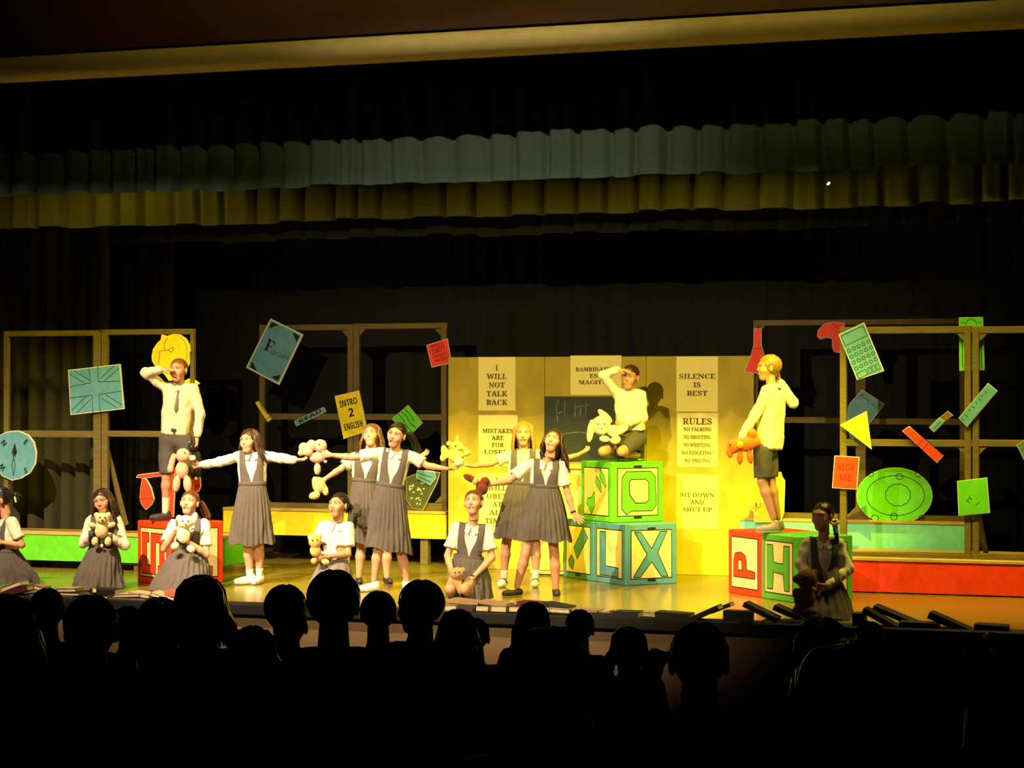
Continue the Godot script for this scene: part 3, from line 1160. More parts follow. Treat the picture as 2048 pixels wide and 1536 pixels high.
# face: transform whose xy plane is the face, centred; art: list of outlines in units of the block side
func block_face(o: Node3D, t: Transform3D, side: float, paint: Material, art: Array, slots: Array) -> void:
	var e := side * 0.385
	var sq := PackedVector2Array([Vector2(-e, -e), Vector2(e, -e), Vector2(e, e), Vector2(-e, e)])
	var mb := MB.new()
	mb.prism(grow(sq, side * 0.017), t, 0.0, 0.0015)
	mb.commit(self, "panel_outline", M.ink, o, Vector3.ZERO)
	mb = MB.new()
	mb.prism(sq, t, 0.0, 0.003)
	var panel := mb.commit(self, "panel", M.panel_cream, o, Vector3.ZERO)
	for a in art:
		var z: float = 0.003 + (0.004 if a[1] == "hole" else 0.0)
		var p := scaled(a[0], side * 1.1)
		mb = MB.new()
		mb.prism(grow(p, side * 0.016), t, 0.0, z + 0.0012)
		mb.commit(self, "letter_outline", M.ink, panel, Vector3.ZERO)
		mb = MB.new()
		mb.prism(p, t, 0.0, z + 0.0026)
		if a[1] == "hole":
			mb.commit(self, "letter_hole", M.panel_cream, panel, Vector3.ZERO)
		else:
			mb.commit(self, "letter", paint, panel, Vector3.ZERO)
	for s in slots:
		mb = MB.new()
		var p := PackedVector2Array()
		for k in 16:
			var an := TAU * k / 16.0
			p.append(Vector2((0.06 if cos(an) > 0 else -0.06) + cos(an) * 0.022, s + sin(an) * 0.022) * side)
		mb.prism(p, t, 0.0, 0.0045)
		mb.commit(self, "hand_slot", M.ply_black, panel, Vector3.ZERO)

func grow(p: PackedVector2Array, by: float) -> PackedVector2Array:
	if Geometry2D.is_polygon_clockwise(p):
		p = p.duplicate()
		p.reverse()
	var r := Geometry2D.offset_polygon(p, by, Geometry2D.JOIN_MITER)
	return r[0] if r.size() > 0 else p

# near: floor point of the nearest upright edge; turn: angle of the right-hand face away from the picture plane
func block(label: String, near: Vector3, y: float, turn: float, side: float, paint: Material, left_art: Array, left_slots: Array, right_art: Array, right_slots: Array) -> Node3D:
	var o := thing("letter_block", label, "block", Vector3(near.x, y, near.z), "big letter blocks")
	var r := Basis(Vector3.UP, deg_to_rad(YAW + turn))
	o.transform.basis = r
	# local: x along the right face, z towards the viewer; the near edge is the left front edge of the block
	var mb := MB.new()
	mb.box(Transform3D(Basis.IDENTITY, Vector3(side * 0.5, side * 0.5, -side * 0.5)), Vector3(side, side, side), 0.008)
	mb.commit(self, "body", paint, o, Vector3.ZERO)
	block_face(o, Transform3D(Basis.IDENTITY, Vector3(side * 0.5, side * 0.5, 0.0)), side, paint, right_art, right_slots)
	block_face(o, Transform3D(Basis(Vector3.UP, -PI / 2), Vector3(0.0, side * 0.5, -side * 0.5)), side, paint, left_art, left_slots)
	return o

func build_blocks() -> void:
	var s := 0.6
	var xl := [[-0.29, 0.33], [-0.2, 0.33], [0.0, 0.07], [0.16, 0.33], [0.26, 0.33], [0.1, 0.02], [0.28, -0.33], [0.18, -0.33], [0.0, -0.1], [-0.2, -0.33], [-0.31, -0.33], [-0.07, 0.0]]
	var ll := [[-0.26, 0.31], [-0.11, 0.31], [-0.11, -0.2], [0.25, -0.21], [0.25, -0.33], [-0.26, -0.33]]
	var ex1 := [[0.15, 0.34], [0.28, 0.2], [-0.02, -0.13], [-0.12, 0.02]]
	var ex2 := [[-0.2, -0.1], [-0.12, -0.18], [-0.16, -0.3], [-0.24, -0.27], [-0.28, -0.18]]
	var leaf1 := [[0.13, 0.33], [0.24, 0.22], [0.28, 0.08], [0.18, 0.16], [0.12, 0.22]]
	var leaf2 := [[0.02, 0.22], [0.12, 0.14], [0.15, 0.0], [0.05, 0.08], [0.0, 0.14]]
	var leaf3 := [[-0.24, -0.12], [-0.12, -0.1], [-0.06, -0.02], [-0.05, -0.22], [-0.14, -0.34], [-0.2, -0.24], [-0.26, -0.2]]
	var q_out := [[-0.2, 0.3], [0.22, 0.3], [0.3, 0.22], [0.32, -0.2], [0.25, -0.28], [-0.12, -0.28], [-0.2, -0.33], [-0.28, -0.25], [-0.27, 0.22]]
	var q_in := [[-0.12, 0.18], [0.13, 0.18], [0.18, 0.14], [0.18, -0.12], [0.13, -0.16], [-0.04, -0.16], [-0.14, -0.04], [-0.15, 0.14]]
	var p_out := [[-0.29, 0.02], [-0.25, 0.12], [-0.1, 0.14], [0.02, 0.1], [0.05, 0.02], [0.05, -0.1], [0.28, -0.12], [0.28, -0.2], [-0.29, -0.2]]
	var p_in := [[-0.14, 0.03], [-0.07, 0.03], [-0.06, -0.1], [-0.15, -0.1]]
	var hh := [[-0.29, 0.3], [-0.16, 0.3], [-0.14, 0.06], [0.12, 0.05], [0.14, 0.3], [0.27, 0.3], [0.27, -0.3], [0.16, -0.3], [0.12, -0.08], [-0.14, -0.06], [-0.16, -0.3], [-0.29, -0.3]]
	var ss := []
	for q in Geometry2D.offset_polyline(PackedVector2Array([Vector2(-0.13, 0.22), Vector2(-0.25, 0.22), Vector2(-0.25, -0.25), Vector2(0.0, -0.25), Vector2(0.0, 0.22), Vector2(0.24, 0.22), Vector2(0.24, -0.25), Vector2(0.14, -0.25)]), 0.058, Geometry2D.JOIN_MITER, Geometry2D.END_BUTT)[0]:
		ss.append([q.x, q.y])
	# teal pair with the green one on top
	var near := on_level(1251, 1172)
	var turn := 29.0
	var back := Basis(Vector3.UP, deg_to_rad(YAW + turn)) * Vector3(0, 0, -1)
	block("teal block with letters L and X under the green Q block", near, 0.0, turn, s, M.teal_block, [[ll, ""]], [], [[xl, ""]], [0.42, -0.42])
	block("teal block with an exclamation mark beside the L block", near + back * (s + 0.004), 0.0, turn, s, M.teal_block, [[ex1, ""], [ex2, ""]], [-0.42], [[xl, ""]], [])
	block("green block with a big letter Q under the kneeling boy", on_level(1224, 1046, 0.602), 0.602, turn, s, plain(Color(0.36, 0.76, 0.12)), [[leaf1, ""], [leaf2, ""], [leaf3, ""]], [], [[q_out, ""], [q_in, "hole"]], [0.42, -0.42])
	# red and green pair on the right
	turn = 25.0
	back = Basis(Vector3.UP, deg_to_rad(YAW + turn)) * Vector3(0, 0, -1)
	near = on_level(1593, 1207)
	block("green block with a letter H behind the shaded seated girl", near, 0.0, turn, s, M.leaf, [[hh, ""]], [], [[xl, ""]], [0.42])
	block("red block with a letter P under the boy in profile", near + back * (s + 0.004), 0.0, turn, s, M.red, [[p_out, ""], [p_in, "hole"]], [], [[ll, ""]], [])
	# red block on the left
	near = on_level(340, 1172)
	block("red block with a letter S under the boy shading his eyes", near, 0.0, 40.0, s + 0.015, M.red, [[ss, ""]], [], [[ll, ""]], [])

# ---------------------------------------------------------------- painted cutouts
func px_poly(pts: Array, z: float, org: Vector3) -> PackedVector2Array:
	var p := PackedVector2Array()
	for a in pts:
		var w := on_plane(a[0], a[1], z)
		p.append(Vector2(w.x - org.x, w.y - org.y))
	return p

func oval(cx: float, cy: float, rx: float, ry: float, nn: int = 28, tilt: float = 0.0) -> Array:
	var r := []
	for k in nn:
		var an := TAU * k / nn
		var p := Vector2(cos(an) * rx, sin(an) * ry).rotated(tilt)
		r.append([cx + p.x, cy + p.y])
	return r

func cutout(called: String, label: String, pts: Array, z: float, paint: Material, lines: Array = [], pen: float = 1.4, rim: float = 0.009, parent: Node3D = null) -> Node3D:
	var mid := Vector2.ZERO
	for p in pts:
		mid += Vector2(p[0], p[1])
	mid /= pts.size()
	var org := on_plane(mid.x, mid.y, z)
	var o := parent
	if o == null:
		o = thing(called, label, "cutout", org, "painted cutouts on the frames")
	else:
		org = o.position
		org.z = z
	var t := Transform3D(Basis.IDENTITY, Vector3(0, 0, z - o.position.z))
	var poly := px_poly(pts, z, org)
	var mb := MB.new()
	mb.prism(poly, t, -0.02, 0.0)
	mb.commit(self, "board" if parent == null else called, M.foam, o, Vector3.ZERO)
	mb = MB.new()
	mb.prism(grow(poly, -rim), t, -0.004, 0.002)
	mb.commit(self, "painted_face", paint, o, Vector3.ZERO)
	if lines.size() > 0:
		mb = MB.new()
		for l in lines:
			var q := []
			for w in px_poly(l, z, org):
				q.append(w)
			var closed: bool = l.size() > 2 and l[0] == l[l.size() - 1]
			if closed:
				q.pop_back()
			mb.ink(q, pen / FPX * depth_of(org), t, 0.0035, closed)
		mb.commit(self, "pen_lines", M.ink, o, Vector3.ZERO).set_meta("kind", "stuff")
	return o

func closed(l: Array) -> Array:
	var r := l.duplicate()
	r.append(l[0])
	return r

func px_text(o: Node3D, s: String, px: float, py: float, size_px: float, z: float, turn: float, m: Material, serif: bool, fit_px: float = 0.0) -> void:
	var p := on_plane(px, py, z)
	var d := depth_of(p)
	text_on(o, s, p - o.position + Vector3(0, 0, 0.004), size_px / FPX * d, m, deg_to_rad(turn), serif, 0.0, fit_px / FPX * d / cos(deg_to_rad(YAW)))

func build_cutouts() -> void:
	var z := -2.745
	var o: Node3D
	# compass
	o = cutout("compass_cutout", "round teal compass with a drawn needle", [[-4, 872], [14, 863], [36, 861], [56, 869], [68, 884], [73, 905], [71, 928], [60, 946], [42, 957], [24, 961], [4, 952], [-10, 935], [-16, 905], [-12, 885]], z, M.teal,
		[[[28, 915], [24, 906], [30, 887], [34, 905], [28, 915], [31, 930], [27, 952], [24, 930], [28, 915]]])
	var mb := MB.new()
	var nd := PackedVector2Array()
	for w in px_poly([[25, 904], [30, 888], [34, 903], [29, 914]], z, o.position):
		nd.append(w)
	mb.prism(nd, Transform3D(), 0.0, 0.005)
	mb.commit(self, "needle", M.ink, o, Vector3.ZERO)
	px_text(o, "N", 8, 886, 11, z, -50, M.ink, false)
	px_text(o, "E", 52, 884, 11, z, -40, M.ink, false)
	px_text(o, "S", 52, 941, 11, z, 15, M.ink, false)
	px_text(o, "W", 5, 934, 11, z, 130, M.ink, false)
	# flag board
	var fl := [[136, 740], [240, 728], [248, 818], [141, 830]]
	var ln := []
	for uv in [[0.4, 0.0, 0.42, 0.34, 0.02, 0.38], [0.58, 0.0, 0.56, 0.34, 0.98, 0.38], [0.42, 1.0, 0.43, 0.62, 0.02, 0.62], [0.56, 1.0, 0.56, 0.62, 0.98, 0.6]]:
		ln.append([in_quad(fl, uv[0], uv[1]), in_quad(fl, uv[2], uv[3]), in_quad(fl, uv[4], uv[5])])
	for uv in [[0.03, 0.1, 0.31, 0.33], [0.12, 0.03, 0.4, 0.28], [0.88, 0.03, 0.6, 0.28], [0.97, 0.1, 0.68, 0.33], [0.03, 0.9, 0.31, 0.64], [0.12, 0.97, 0.4, 0.7], [0.88, 0.97, 0.6, 0.7], [0.97, 0.9, 0.68, 0.64]]:
		ln.append([in_quad(fl, uv[0], uv[1]), in_quad(fl, uv[2], uv[3])])
	cutout("flag_cutout", "teal board with a crossed flag drawn in pen", fl, z, M.teal, ln, 1.2)
	# yellow helmet shape behind the boy's head
	cutout("helmet_cutout", "yellow helmet shape fixed behind the boy shading his eyes", [[323, 669], [334, 672], [346, 668], [360, 669], [372, 677], [379, 690], [381, 702], [378, 706], [379, 726], [376, 733], [366, 735], [358, 745], [347, 760], [338, 762], [328, 748], [312, 736], [304, 722], [303, 712], [306, 698], [314, 686], [321, 680]], z, M.yellow,
		[[[329, 699], [329, 686], [336, 675]], [[318, 730], [320, 702], [336, 700], [343, 705], [348, 697], [346, 694], [336, 700]], [[362, 673], [371, 685], [375, 702], [373, 720]]], 1.0, 0.004)
	cutout("pennant_cutout", "small yellow point sticking out beside the boy's shoulder", [[364, 764], [378, 757], [390, 760], [399, 767], [392, 772], [386, 780], [370, 782]], z - 0.05, M.yellow, [], 1.0, 0.003)
	# red balance scale at the boy's feet
	o = cutout("scale_cutout", "red balance scale shape standing on the red S block", [[336, 1034], [340, 985], [339, 950], [288, 957], [272, 955], [276, 949], [318, 944], [346, 936], [398, 928], [402, 933], [390, 940], [350, 947], [349, 985], [347, 1034]], -1.85, M.red, [], 1.0, 0.004)
	cutout("scale_pan", "", [[284, 957], [292, 957], [302, 975], [308, 998], [303, 1010], [291, 1020], [282, 1008], [279, 995], [281, 975]], -1.85, M.red, [[[280, 998], [307, 996]]], 1.2, 0.003, o)
	cutout("scale_pan", "", [[386, 940], [394, 940], [400, 958], [401, 974], [396, 984], [384, 984], [379, 972], [380, 955]], -1.85, M.red, [[[380, 973], [400, 972]]], 1.2, 0.003, o)
	# mid frame
	z = -4.56
	o = cutout("book_cutout", "big teal book board with black corners and an F", [[541, 637], [606, 669], [558, 770], [492, 735]], z, M.teal, [], 1.2, 0.016)
	for cn in [[[544, 644], [558, 650], [538, 657]], [[586, 665], [600, 672], [593, 685]], [[505, 723], [500, 734], [514, 742]], [[543, 754], [562, 749], [556, 762]]]:
		mb = MB.new()
		mb.prism(px_poly(cn, z, o.position), Transform3D(), 0.0, 0.0045)
		mb.commit(self, "corner_ornament", M.ink, o, Vector3.ZERO)
	px_text(o, "F", 539, 692, 23, z, -25, M.ink, true)
	px_text(o, "airytales", 561, 710, 11, z, -18, plain(Color(0.27, 0.47, 0.48)), true, 40)
	cutout("pencil_cutout", "small yellow pencil on the frame beside the teal book", [[510, 805], [517, 802], [543, 838], [535, 844]], z, M.yellow, [[[519, 807], [527, 818], [536, 829]], [[533, 838], [540, 833]]], 1.2, 0.003)
	o = cutout("ruler_cutout", "short teal ruler with dark letters on the middle frame", [[588, 842], [647, 814], [652, 823], [592, 852]], z, M.teal, [], 1.0, 0.004)
	px_text(o, "READ", 620, 833, 8, z, 26, M.ink, false, 50)
	o = cutout("book_cutout", "yellow board reading INTRO 2 ENGLISH", [[669, 792], [718, 781], [734, 857], [724, 866], [687, 878]], z, M.yellow, [], 1.0, 0.004)
	px_text(o, "INTRO", 697, 805, 13, z, 13, M.ink, false, 36)
	px_text(o, "2", 703, 825, 17, z, 13, M.ink, false)
	px_text(o, "ENGLISH", 707, 851, 13, z, 13, M.ink, false, 38)
	cutout("note_cutout", "bright green note with drawn lines behind the black haired girl", [[784, 837], [816, 810], [845, 846], [824, 866], [806, 866]], z, M.green, [[[797, 828], [806, 838], [812, 850], [822, 862]], [[803, 823], [813, 832], [820, 846], [832, 856]], [[809, 818], [820, 828], [828, 842]]], 1.4, 0.004)
	o = cutout("book_cutout", "small red board with faded lines of lettering", [[853, 690], [895, 677], [903, 726], [863, 735]], z, M.red, [], 1.0, 0.006)
	var faint := plain(Color(0.62, 0.08, 0.02))
	px_text(o, "WHERE IS", 874, 690, 6, z, 15, faint, false, 28)
	px_text(o, "PARTY", 877, 700, 10, z, 15, faint, true, 27)
	px_text(o, "tonight", 880, 710, 6, z, 15, faint, false, 28)
	px_text(o, "everyone", 883, 718, 7, z, 15, faint, false, 27)
	o = cutout("bag_cutout", "olive bag shape with pale flecks behind the black haired girl", [[812, 955], [852, 940], [880, 945], [874, 965], [846, 1020], [826, 1018], [812, 1000]], z, plain(Color(0.30, 0.34, 0.20)), [], 1.0, 0.004)
	mb = MB.new()
	for k in 34:
		var u := rng.randf_range(818, 862)
		var w := rng.randf_range(962, 1010)
		if (u - 818) > 48 - (w - 962) * 0.55:
			continue
		var an := rng.randf_range(0, 3.1)
		var d := Vector2(cos(an), sin(an))
		var e := Vector2(-d.y, d.x)
		var q := []
		for sg in [[-1, -1], [1, -1], [1, 1], [-1, 1]]:
			var r: Vector2 = Vector2(u, w) + d * 2.2 * sg[0] + e * 1.0 * sg[1]
			q.append([r.x, r.y])
		mb.prism(px_poly(q, z, o.position), Transform3D(), 0.0, 0.005)
	mb.commit(self, "pale_flecks", M.foam, o, Vector3.ZERO).set_meta("kind", "stuff")
	cutout("note_cutout", "pale teal note with two lines beside the bag shape", [[834, 940], [870, 944], [871, 958], [860, 971], [832, 956]], z + 0.03, M.teal, [[[836, 946], [864, 955]], [[838, 954], [862, 964]]], 1.2, 0.004)
	# right frames
	z = -4.24
	cutout("bottle_cutout", "red bottle shape at the corner of the schoolroom wall", [[1508, 657], [1523, 657], [1523, 690], [1532, 720], [1524, 748], [1488, 744], [1500, 716], [1507, 690]], z + 0.06, M.red, [[[1507, 697], [1524, 697]]], 1.0, 0.004)
	cutout("stick_cutout", "red bent stick shape behind the teal calculator", [[1636, 660], [1650, 646], [1668, 643], [1690, 646], [1688, 660], [1682, 676], [1683, 700], [1677, 706], [1668, 704], [1664, 692], [1664, 678], [1652, 675], [1640, 679], [1634, 672]], z, M.red, [[[1666, 648], [1676, 656]]], 1.0, 0.004)
	cutout("notebook_cutout", "pale teal notebook behind the yellow triangle", [[1724, 779], [1769, 808], [1736, 852], [1722, 885], [1700, 876], [1693, 822], [1700, 806]], z, M.teal, [[[1718, 792], [1726, 788], [1724, 797]], [[1729, 796], [1738, 801], [1735, 808]], [[1742, 806], [1756, 818]]], 1.0, 0.005)
	cutout("game_board_cutout", "large bright green oval with drawn rings on the aqua riser", oval(1789, 992, 76, 57, 36), z, M.green,
		[closed(oval(1791, 991, 58, 40, 40)), closed(scallop(1796, 990, 24, 21, 12)), closed(oval(1799, 953, 7, 6, 14)), closed(oval(1788, 1033, 7, 7, 14)), closed(oval(1742, 948, 5, 5, 12)), closed(oval(1836, 949, 6, 5, 12)), closed(oval(1750, 1036, 7, 6, 12)), closed(oval(1843, 1037, 5, 7, 12))], 1.3, 0.005)
	z = -2.86
	# calculator
	o = cutout("calculator_cutout", "teal calculator board with drawn keys", [[1677, 669], [1728, 645], [1768, 742], [1714, 760]], z, M.teal, calc_lines(), 1.1, 0.006)
	o = cutout("banknote_cutout", "green banknote board behind the post of the tall frame", [[1918, 635], [1966, 634], [1969, 740], [1919, 742]], z - 0.12, M.green, [[[1931, 651], [1934, 642], [1942, 637], [1951, 642], [1954, 651]], [[1922, 646], [1930, 646]], [[1957, 645], [1964, 645]], [[1924, 670], [1925, 735]], [[1962, 668], [1964, 735]]], 1.2, 0.004)
	cutout("triangle_cutout", "bright yellow triangle on the stud frame", [[1680, 850], [1733, 822], [1743, 899]], z + 0.03, M.yellow, [], 1.0, 0.004)
	o = cutout("sign_cutout", "red sheet reading KICK ME", [[1669, 911], [1719, 914], [1714, 979], [1664, 976]], z, M.red, [], 1.0, 0.006)
	px_text(o, "KICK", 1692, 934, 13, z, -3, faint, false, 32)
	px_text(o, "ME", 1691, 955, 13, z, -3, faint, false, 22)
	cutout("case_cutout", "long red pencil case on the middle rail", [[1804, 862], [1818, 852], [1887, 911], [1874, 926]], z, M.red, [[[1835, 891], [1846, 879]], [[1845, 899], [1856, 887]], [[1822, 854], [1886, 910]]], 1.2, 0.004)
	o = cutout("marker_cutout", "small teal memory stick with a brown end", [[1858, 855], [1878, 835], [1890, 842], [1868, 865]], z, M.teal, [[[1868, 858], [1882, 843]]], 1.0, 0.003)
	cutout("stick_end", "", [[1880, 834], [1895, 822], [1906, 831], [1891, 843]], z, plain(Color(0.45, 0.36, 0.25)), [], 1.0, 0.002, o)
	cutout("ruler_cutout", "long teal ruler with tick marks across the double post", [[1976, 766], [1995, 782], [1934, 854], [1917, 836]], z, M.teal, [[[1969, 783], [1974, 787]], [[1963, 790], [1966, 793]], [[1957, 797], [1962, 801]], [[1951, 804], [1954, 807]], [[1944, 812], [1949, 816]], [[1938, 819], [1941, 822]], [[1929, 829], [1936, 834]], [[1922, 837], [1928, 842]]], 1.2, 0.004)
	cutout("sketch_cutout", "bright green square with a faint sketch on the double post", [[1914, 962], [1974, 955], [1980, 1026], [1917, 1032]], z, M.green, [[[1932, 1004], [1938, 996], [1944, 1000], [1938, 992]], [[1934, 1000], [1940, 1006]], [[1952, 1010], [1960, 1003]]], 1.0, 0.006)
	cutout("book_cutout", "dark teal board at the right end of the tall frame", [[2033, 890], [2052, 878], [2075, 910], [2058, 930], [2048, 920]], z, plain(Color(0.30, 0.48, 0.48)), [], 1.0, 0.004)
	# yellow backpack shape on the aqua riser
	var zb := -3.72
	o = cutout("backpack_cutout", "yellow backpack shape behind the legs of the boy in profile", [[1500, 1020], [1501, 980], [1508, 958], [1520, 948], [1546, 950], [1547, 944], [1562, 944], [1564, 953], [1570, 962], [1568, 1025], [1562, 1045], [1508, 1045], [1507, 1024]], -4.1, M.yellow, [[[1512, 970], [1512, 1022]], closed(oval(1517, 1008, 4, 8, 14)), [[1552, 960], [1554, 1040]]], 1.0, 0.004)

func scallop(cx: float, cy: float, rx: float, ry: float, lobes: int) -> Array:
	var r := []
	for k in lobes * 5:
		var an := TAU * k / (lobes * 5)
		var w := 1.0 + 0.07 * absf(sin(an * lobes * 0.5))
		r.append([cx + cos(an) * rx * w, cy + sin(an) * ry * w])
	return r

func in_quad(fl: Array, u: float, v: float) -> Array:
	var t := Vector2(fl[0][0], fl[0][1]).lerp(Vector2(fl[1][0], fl[1][1]), u)
	var b := Vector2(fl[3][0], fl[3][1]).lerp(Vector2(fl[2][0], fl[2][1]), u)
	var r := t.lerp(b, v)
	return [r.x, r.y]

func calc_rect(a: Vector2, ux: Vector2, uy: Vector2, x0: float, y0: float, x1: float, y1: float) -> Array:
	var q := []
	for p in [[x0, y0], [x1, y0], [x1, y1], [x0, y1], [x0, y0]]:
		var w: Vector2 = a + ux * p[0] + uy * p[1]
		q.append([w.x, w.y])
	return q

func calc_lines() -> Array:
	var a := Vector2(1677, 669)
	var ux := Vector2(51, -24)
	var uy := Vector2(38.5, 94)
	var r := []
	r.append(calc_rect(a, ux, uy, 0.07, 0.05, 0.93, 0.26))
	for j in 4:
		for i in 5:
			var w: Vector2 = a + ux * (0.13 + 0.19 * i) + uy * (0.38 + 0.125 * j)
			r.append(closed(oval(w.x, w.y, 3.4, 3.4, 8)))
	r.append(calc_rect(a, ux, uy, 0.07, 0.85, 0.42, 0.96))
	for i in 3:
		r.append(calc_rect(a, ux, uy, 0.49 + 0.16 * i, 0.85, 0.6 + 0.16 * i, 0.96))
	return r

# ---------------------------------------------------------------- books along the stage edge
# px, py: middle of the book's visible end; len_px, thick_px: its size there; tilt in degrees
func book(label: String, px: float, py: float, len_px: float, thick_px: float, tilt: float, zdepth: float, zc: float, cover: Color, pages_out: bool, group: String) -> void:
	var c := on_plane(px, py, zc + zdepth * 0.5)
	var sc := depth_of(c) / FPX
	var ln := len_px * sc
	var th := thick_px * sc
	var o := thing("book", label, "book", c - Vector3(0, 0, zdepth * 0.5), group)
	o.rotation.z = deg_to_rad(tilt)
	var m := plain(cover, 0.6)
	var ct := 0.0035
	var h := th * 0.5
	var mb := MB.new()
	mb.box(Transform3D(Basis.IDENTITY, Vector3(0, h - ct * 0.5, 0)), Vector3(ln, ct, zdepth), 0.001)
	mb.commit(self, "cover", m, o, Vector3.ZERO)
	mb = MB.new()
	mb.box(Transform3D(Basis.IDENTITY, Vector3(0, -h + ct * 0.5, 0)), Vector3(ln, ct, zdepth), 0.001)
	mb.commit(self, "cover", m, o, Vector3.ZERO)
	mb = MB.new()
	mb.box(Transform3D(Basis.IDENTITY, Vector3(-ln * 0.5 + ct * 0.5, 0, 0) if pages_out else Vector3(0, 0, zdepth * 0.5 - ct * 0.5)), Vector3(ct, th - 2 * ct, zdepth) if pages_out else Vector3(ln, th - 2 * ct, ct), 0.001)
	mb.commit(self, "spine", m, o, Vector3.ZERO)
	mb = MB.new()
	mb.box(Transform3D(Basis.IDENTITY, Vector3(0.002, 0, -0.002)), Vector3(ln - 0.012, th - 2 * ct, zdepth - 0.012), 0.001)
	mb.commit(self, "page_block", M.pages, o, Vector3.ZERO)

func build_books() -> void:
	var tan := Color(0.62, 0.52, 0.38)
	var brown := Color(0.28, 0.17, 0.11)
	var maroon := Color(0.30, 0.07, 0.06)
	var black := Color(0.07, 0.06, 0.06)
	var pale := Color(0.78, 0.72, 0.6)
	var pink := Color(0.72, 0.36, 0.3)
	var g := "books along the stage edge"
	var L := "of three lying by the bear-hugging girl"
	book("pale book tilted on the pile at the end of the stage edge", 20, 1173, 46, 9, 19, 0.17, 0.1, pale, true, g)
	book("maroon book under the tilted pale book", 28, 1183, 62, 11, 15, 0.19, 0.12, maroon, false, g)
	book("brown book under the tilted pile of books", 26, 1195, 66, 9, 0, 0.2, 0.1, brown, true, g)
	book("maroon book showing its pages beside the tilted pile", 70, 1194, 40, 12, 0, 0.16, 0.1, maroon, true, g)
	book("small tan book leaning on the maroon one", 76, 1176, 24, 8, -10, 0.15, 0.06, tan, true, g)
	for b in [[130, 1180, 44, 7, 2, pale, "pale book on top " + L], [136, 1188, 46, 7, 0, brown, "brown book in the middle " + L], [130, 1196, 36, 8, 0, tan, "tan book at the bottom " + L]]:
		book(b[6], b[0], b[1], b[2], b[3], b[4], 0.17, 0.1, b[5], true, g)
	book("black book with a white square tag", 204, 1184, 58, 11, -1, 0.18, 0.09, black, false, g)
	book("black book under the one with the white tag", 200, 1196, 56, 10, 0, 0.18, 0.1, black, true, g)
	var tag := MB.new()
	var tp := on_plane(189, 1181, 0.19)
	tag.box(Transform3D(Basis.IDENTITY, tp), Vector3(0.036, 0.036, 0.004), 0.001)
	var tg := tag.commit(self, "price_tag", M.paper, self, tp)
	tg.position = tp
	label_it(tg, "white square tag stuck on the black book", "tag")
	book("cream thin book lying open beside the tagged one", 246, 1191, 70, 6, 3, 0.2, 0.08, pale, true, g)
	book("cream book on top in front of the red S block", 277, 1190, 46, 7, -6, 0.2, 0.05, pale, true, g)
	book("brown book at the bottom in front of the red S block", 252, 1200, 84, 9, 0, 0.2, 0.1, brown, true, g)
	book("pale book tilted down beside the pink one", 322, 1195, 52, 7, -16, 0.18, 0.09, pale, true, g)
	book("pink book lying on the pale tilted one", 344, 1189, 36, 9, -10, 0.17, 0.04, pink, false, g)
	book("brown book under the pink one", 330, 1205, 60, 8, 0, 0.2, 0.1, brown, true, g)
	# centre, at the knees of the kneeling girl
	book("tan book lying flat at the knees of the girl in the pinafore", 925, 1205, 66, 7, -4, 0.2, 0.0, tan, false, g)
	book("long tan book beside the kneeling girl's knees", 985, 1208, 60, 6, -5, 0.2, 0.0, tan, false, g)
	var x := 886.0
	var k := 0
	for w in [28, 34, 30, 36, 26, 34, 26]:
		var c: Color = [tan, brown, black, tan, brown, maroon, black][k]
		book(["tan book with its pages out at the end of the row", "brown book with its pages out, second in the row", "black book third in the row at the stage edge", "tan book fourth in the row at the stage edge", "brown book fifth in the row at the stage edge", "maroon book sixth in the row at the stage edge", "black book at the far end of the row"][k] + " below the kneeling girl", x + w * 0.5, 1216 + k * 0.6, w - 2, 12, 0, 0.16, 0.1, c, k % 2 == 0 or k == 3, g)
		x += w
		k += 1
	book("maroon book lying at the feet of the girl in black flats", 1060, 1209, 58, 8, -2, 0.2, 0.02, maroon, false, g)
	book("black book sloping down behind the head by the black flats", 1112, 1214, 56, 8, -8, 0.2, 0.06, black, false, g)
	book("pale book under the sloping black one", 1118, 1221, 44, 8, -2, 0.17, 0.1, pale, true, g)
	book("thin tan book in front of the teal blocks", 1168, 1222, 56, 5, -3, 0.2, 0.06, tan, true, g)
	book("black book in front of the teal blocks", 1192, 1230, 50, 9, 0, 0.18, 0.1, black, false, g)
	book("pale thin book in front of the X block", 1208, 1225, 22, 5, 4, 0.15, 0.1, pale, true, g)
	book("black book in front of the X block", 1250, 1231, 54, 15, 0, 0.18, 0.08, black, false, g)
	book("pale book lying between two black ones", 1297, 1229, 28, 9, -3, 0.16, 0.06, pale, true, g)
	book("long black book before the leaning ones", 1344, 1234, 72, 16, -2, 0.18, 0.1, black, false, g)
	# the dark books that lean on each other on the right
	book("black book leaning up to the right", 1404, 1229, 72, 10, 25, 0.17, 0.11, black, false, g)
	book("black book leaning behind the first leaning one", 1440, 1217, 44, 8, 22, 0.16, -0.08, black, false, g)
	book("thick black book standing between two leaning ones", 1474, 1236, 58, 28, 0, 0.12, 0.1, black, false, g)
	book("black book leaning down from the thick standing one", 1519, 1225, 74, 10, -24, 0.17, 0.12, black, false, g)
	book("black book leaning towards the shaded girl", 1572, 1226, 56, 11, -21, 0.17, 0.0, black, false, g)
	book("dark book lying flat under the leaning ones", 1562, 1247, 78, 11, 0, 0.18, 0.1, black, true, g)
	book("black block of a book beside the shaded girl", 1716, 1240, 24, 26, 0, 0.16, 0.1, black, false, g)
	book("black book sloping down from the shaded girl", 1762, 1241, 84, 11, -28, 0.16, 0.1, black, false, g)
	book("black open book resting on the sloping one", 1790, 1234, 96, 10, -21, 0.2, -0.08, black, false, g)
	book("thick black book lying at the foot of the sloping ones", 1836, 1256, 78, 21, -1, 0.16, 0.1, black, false, g)
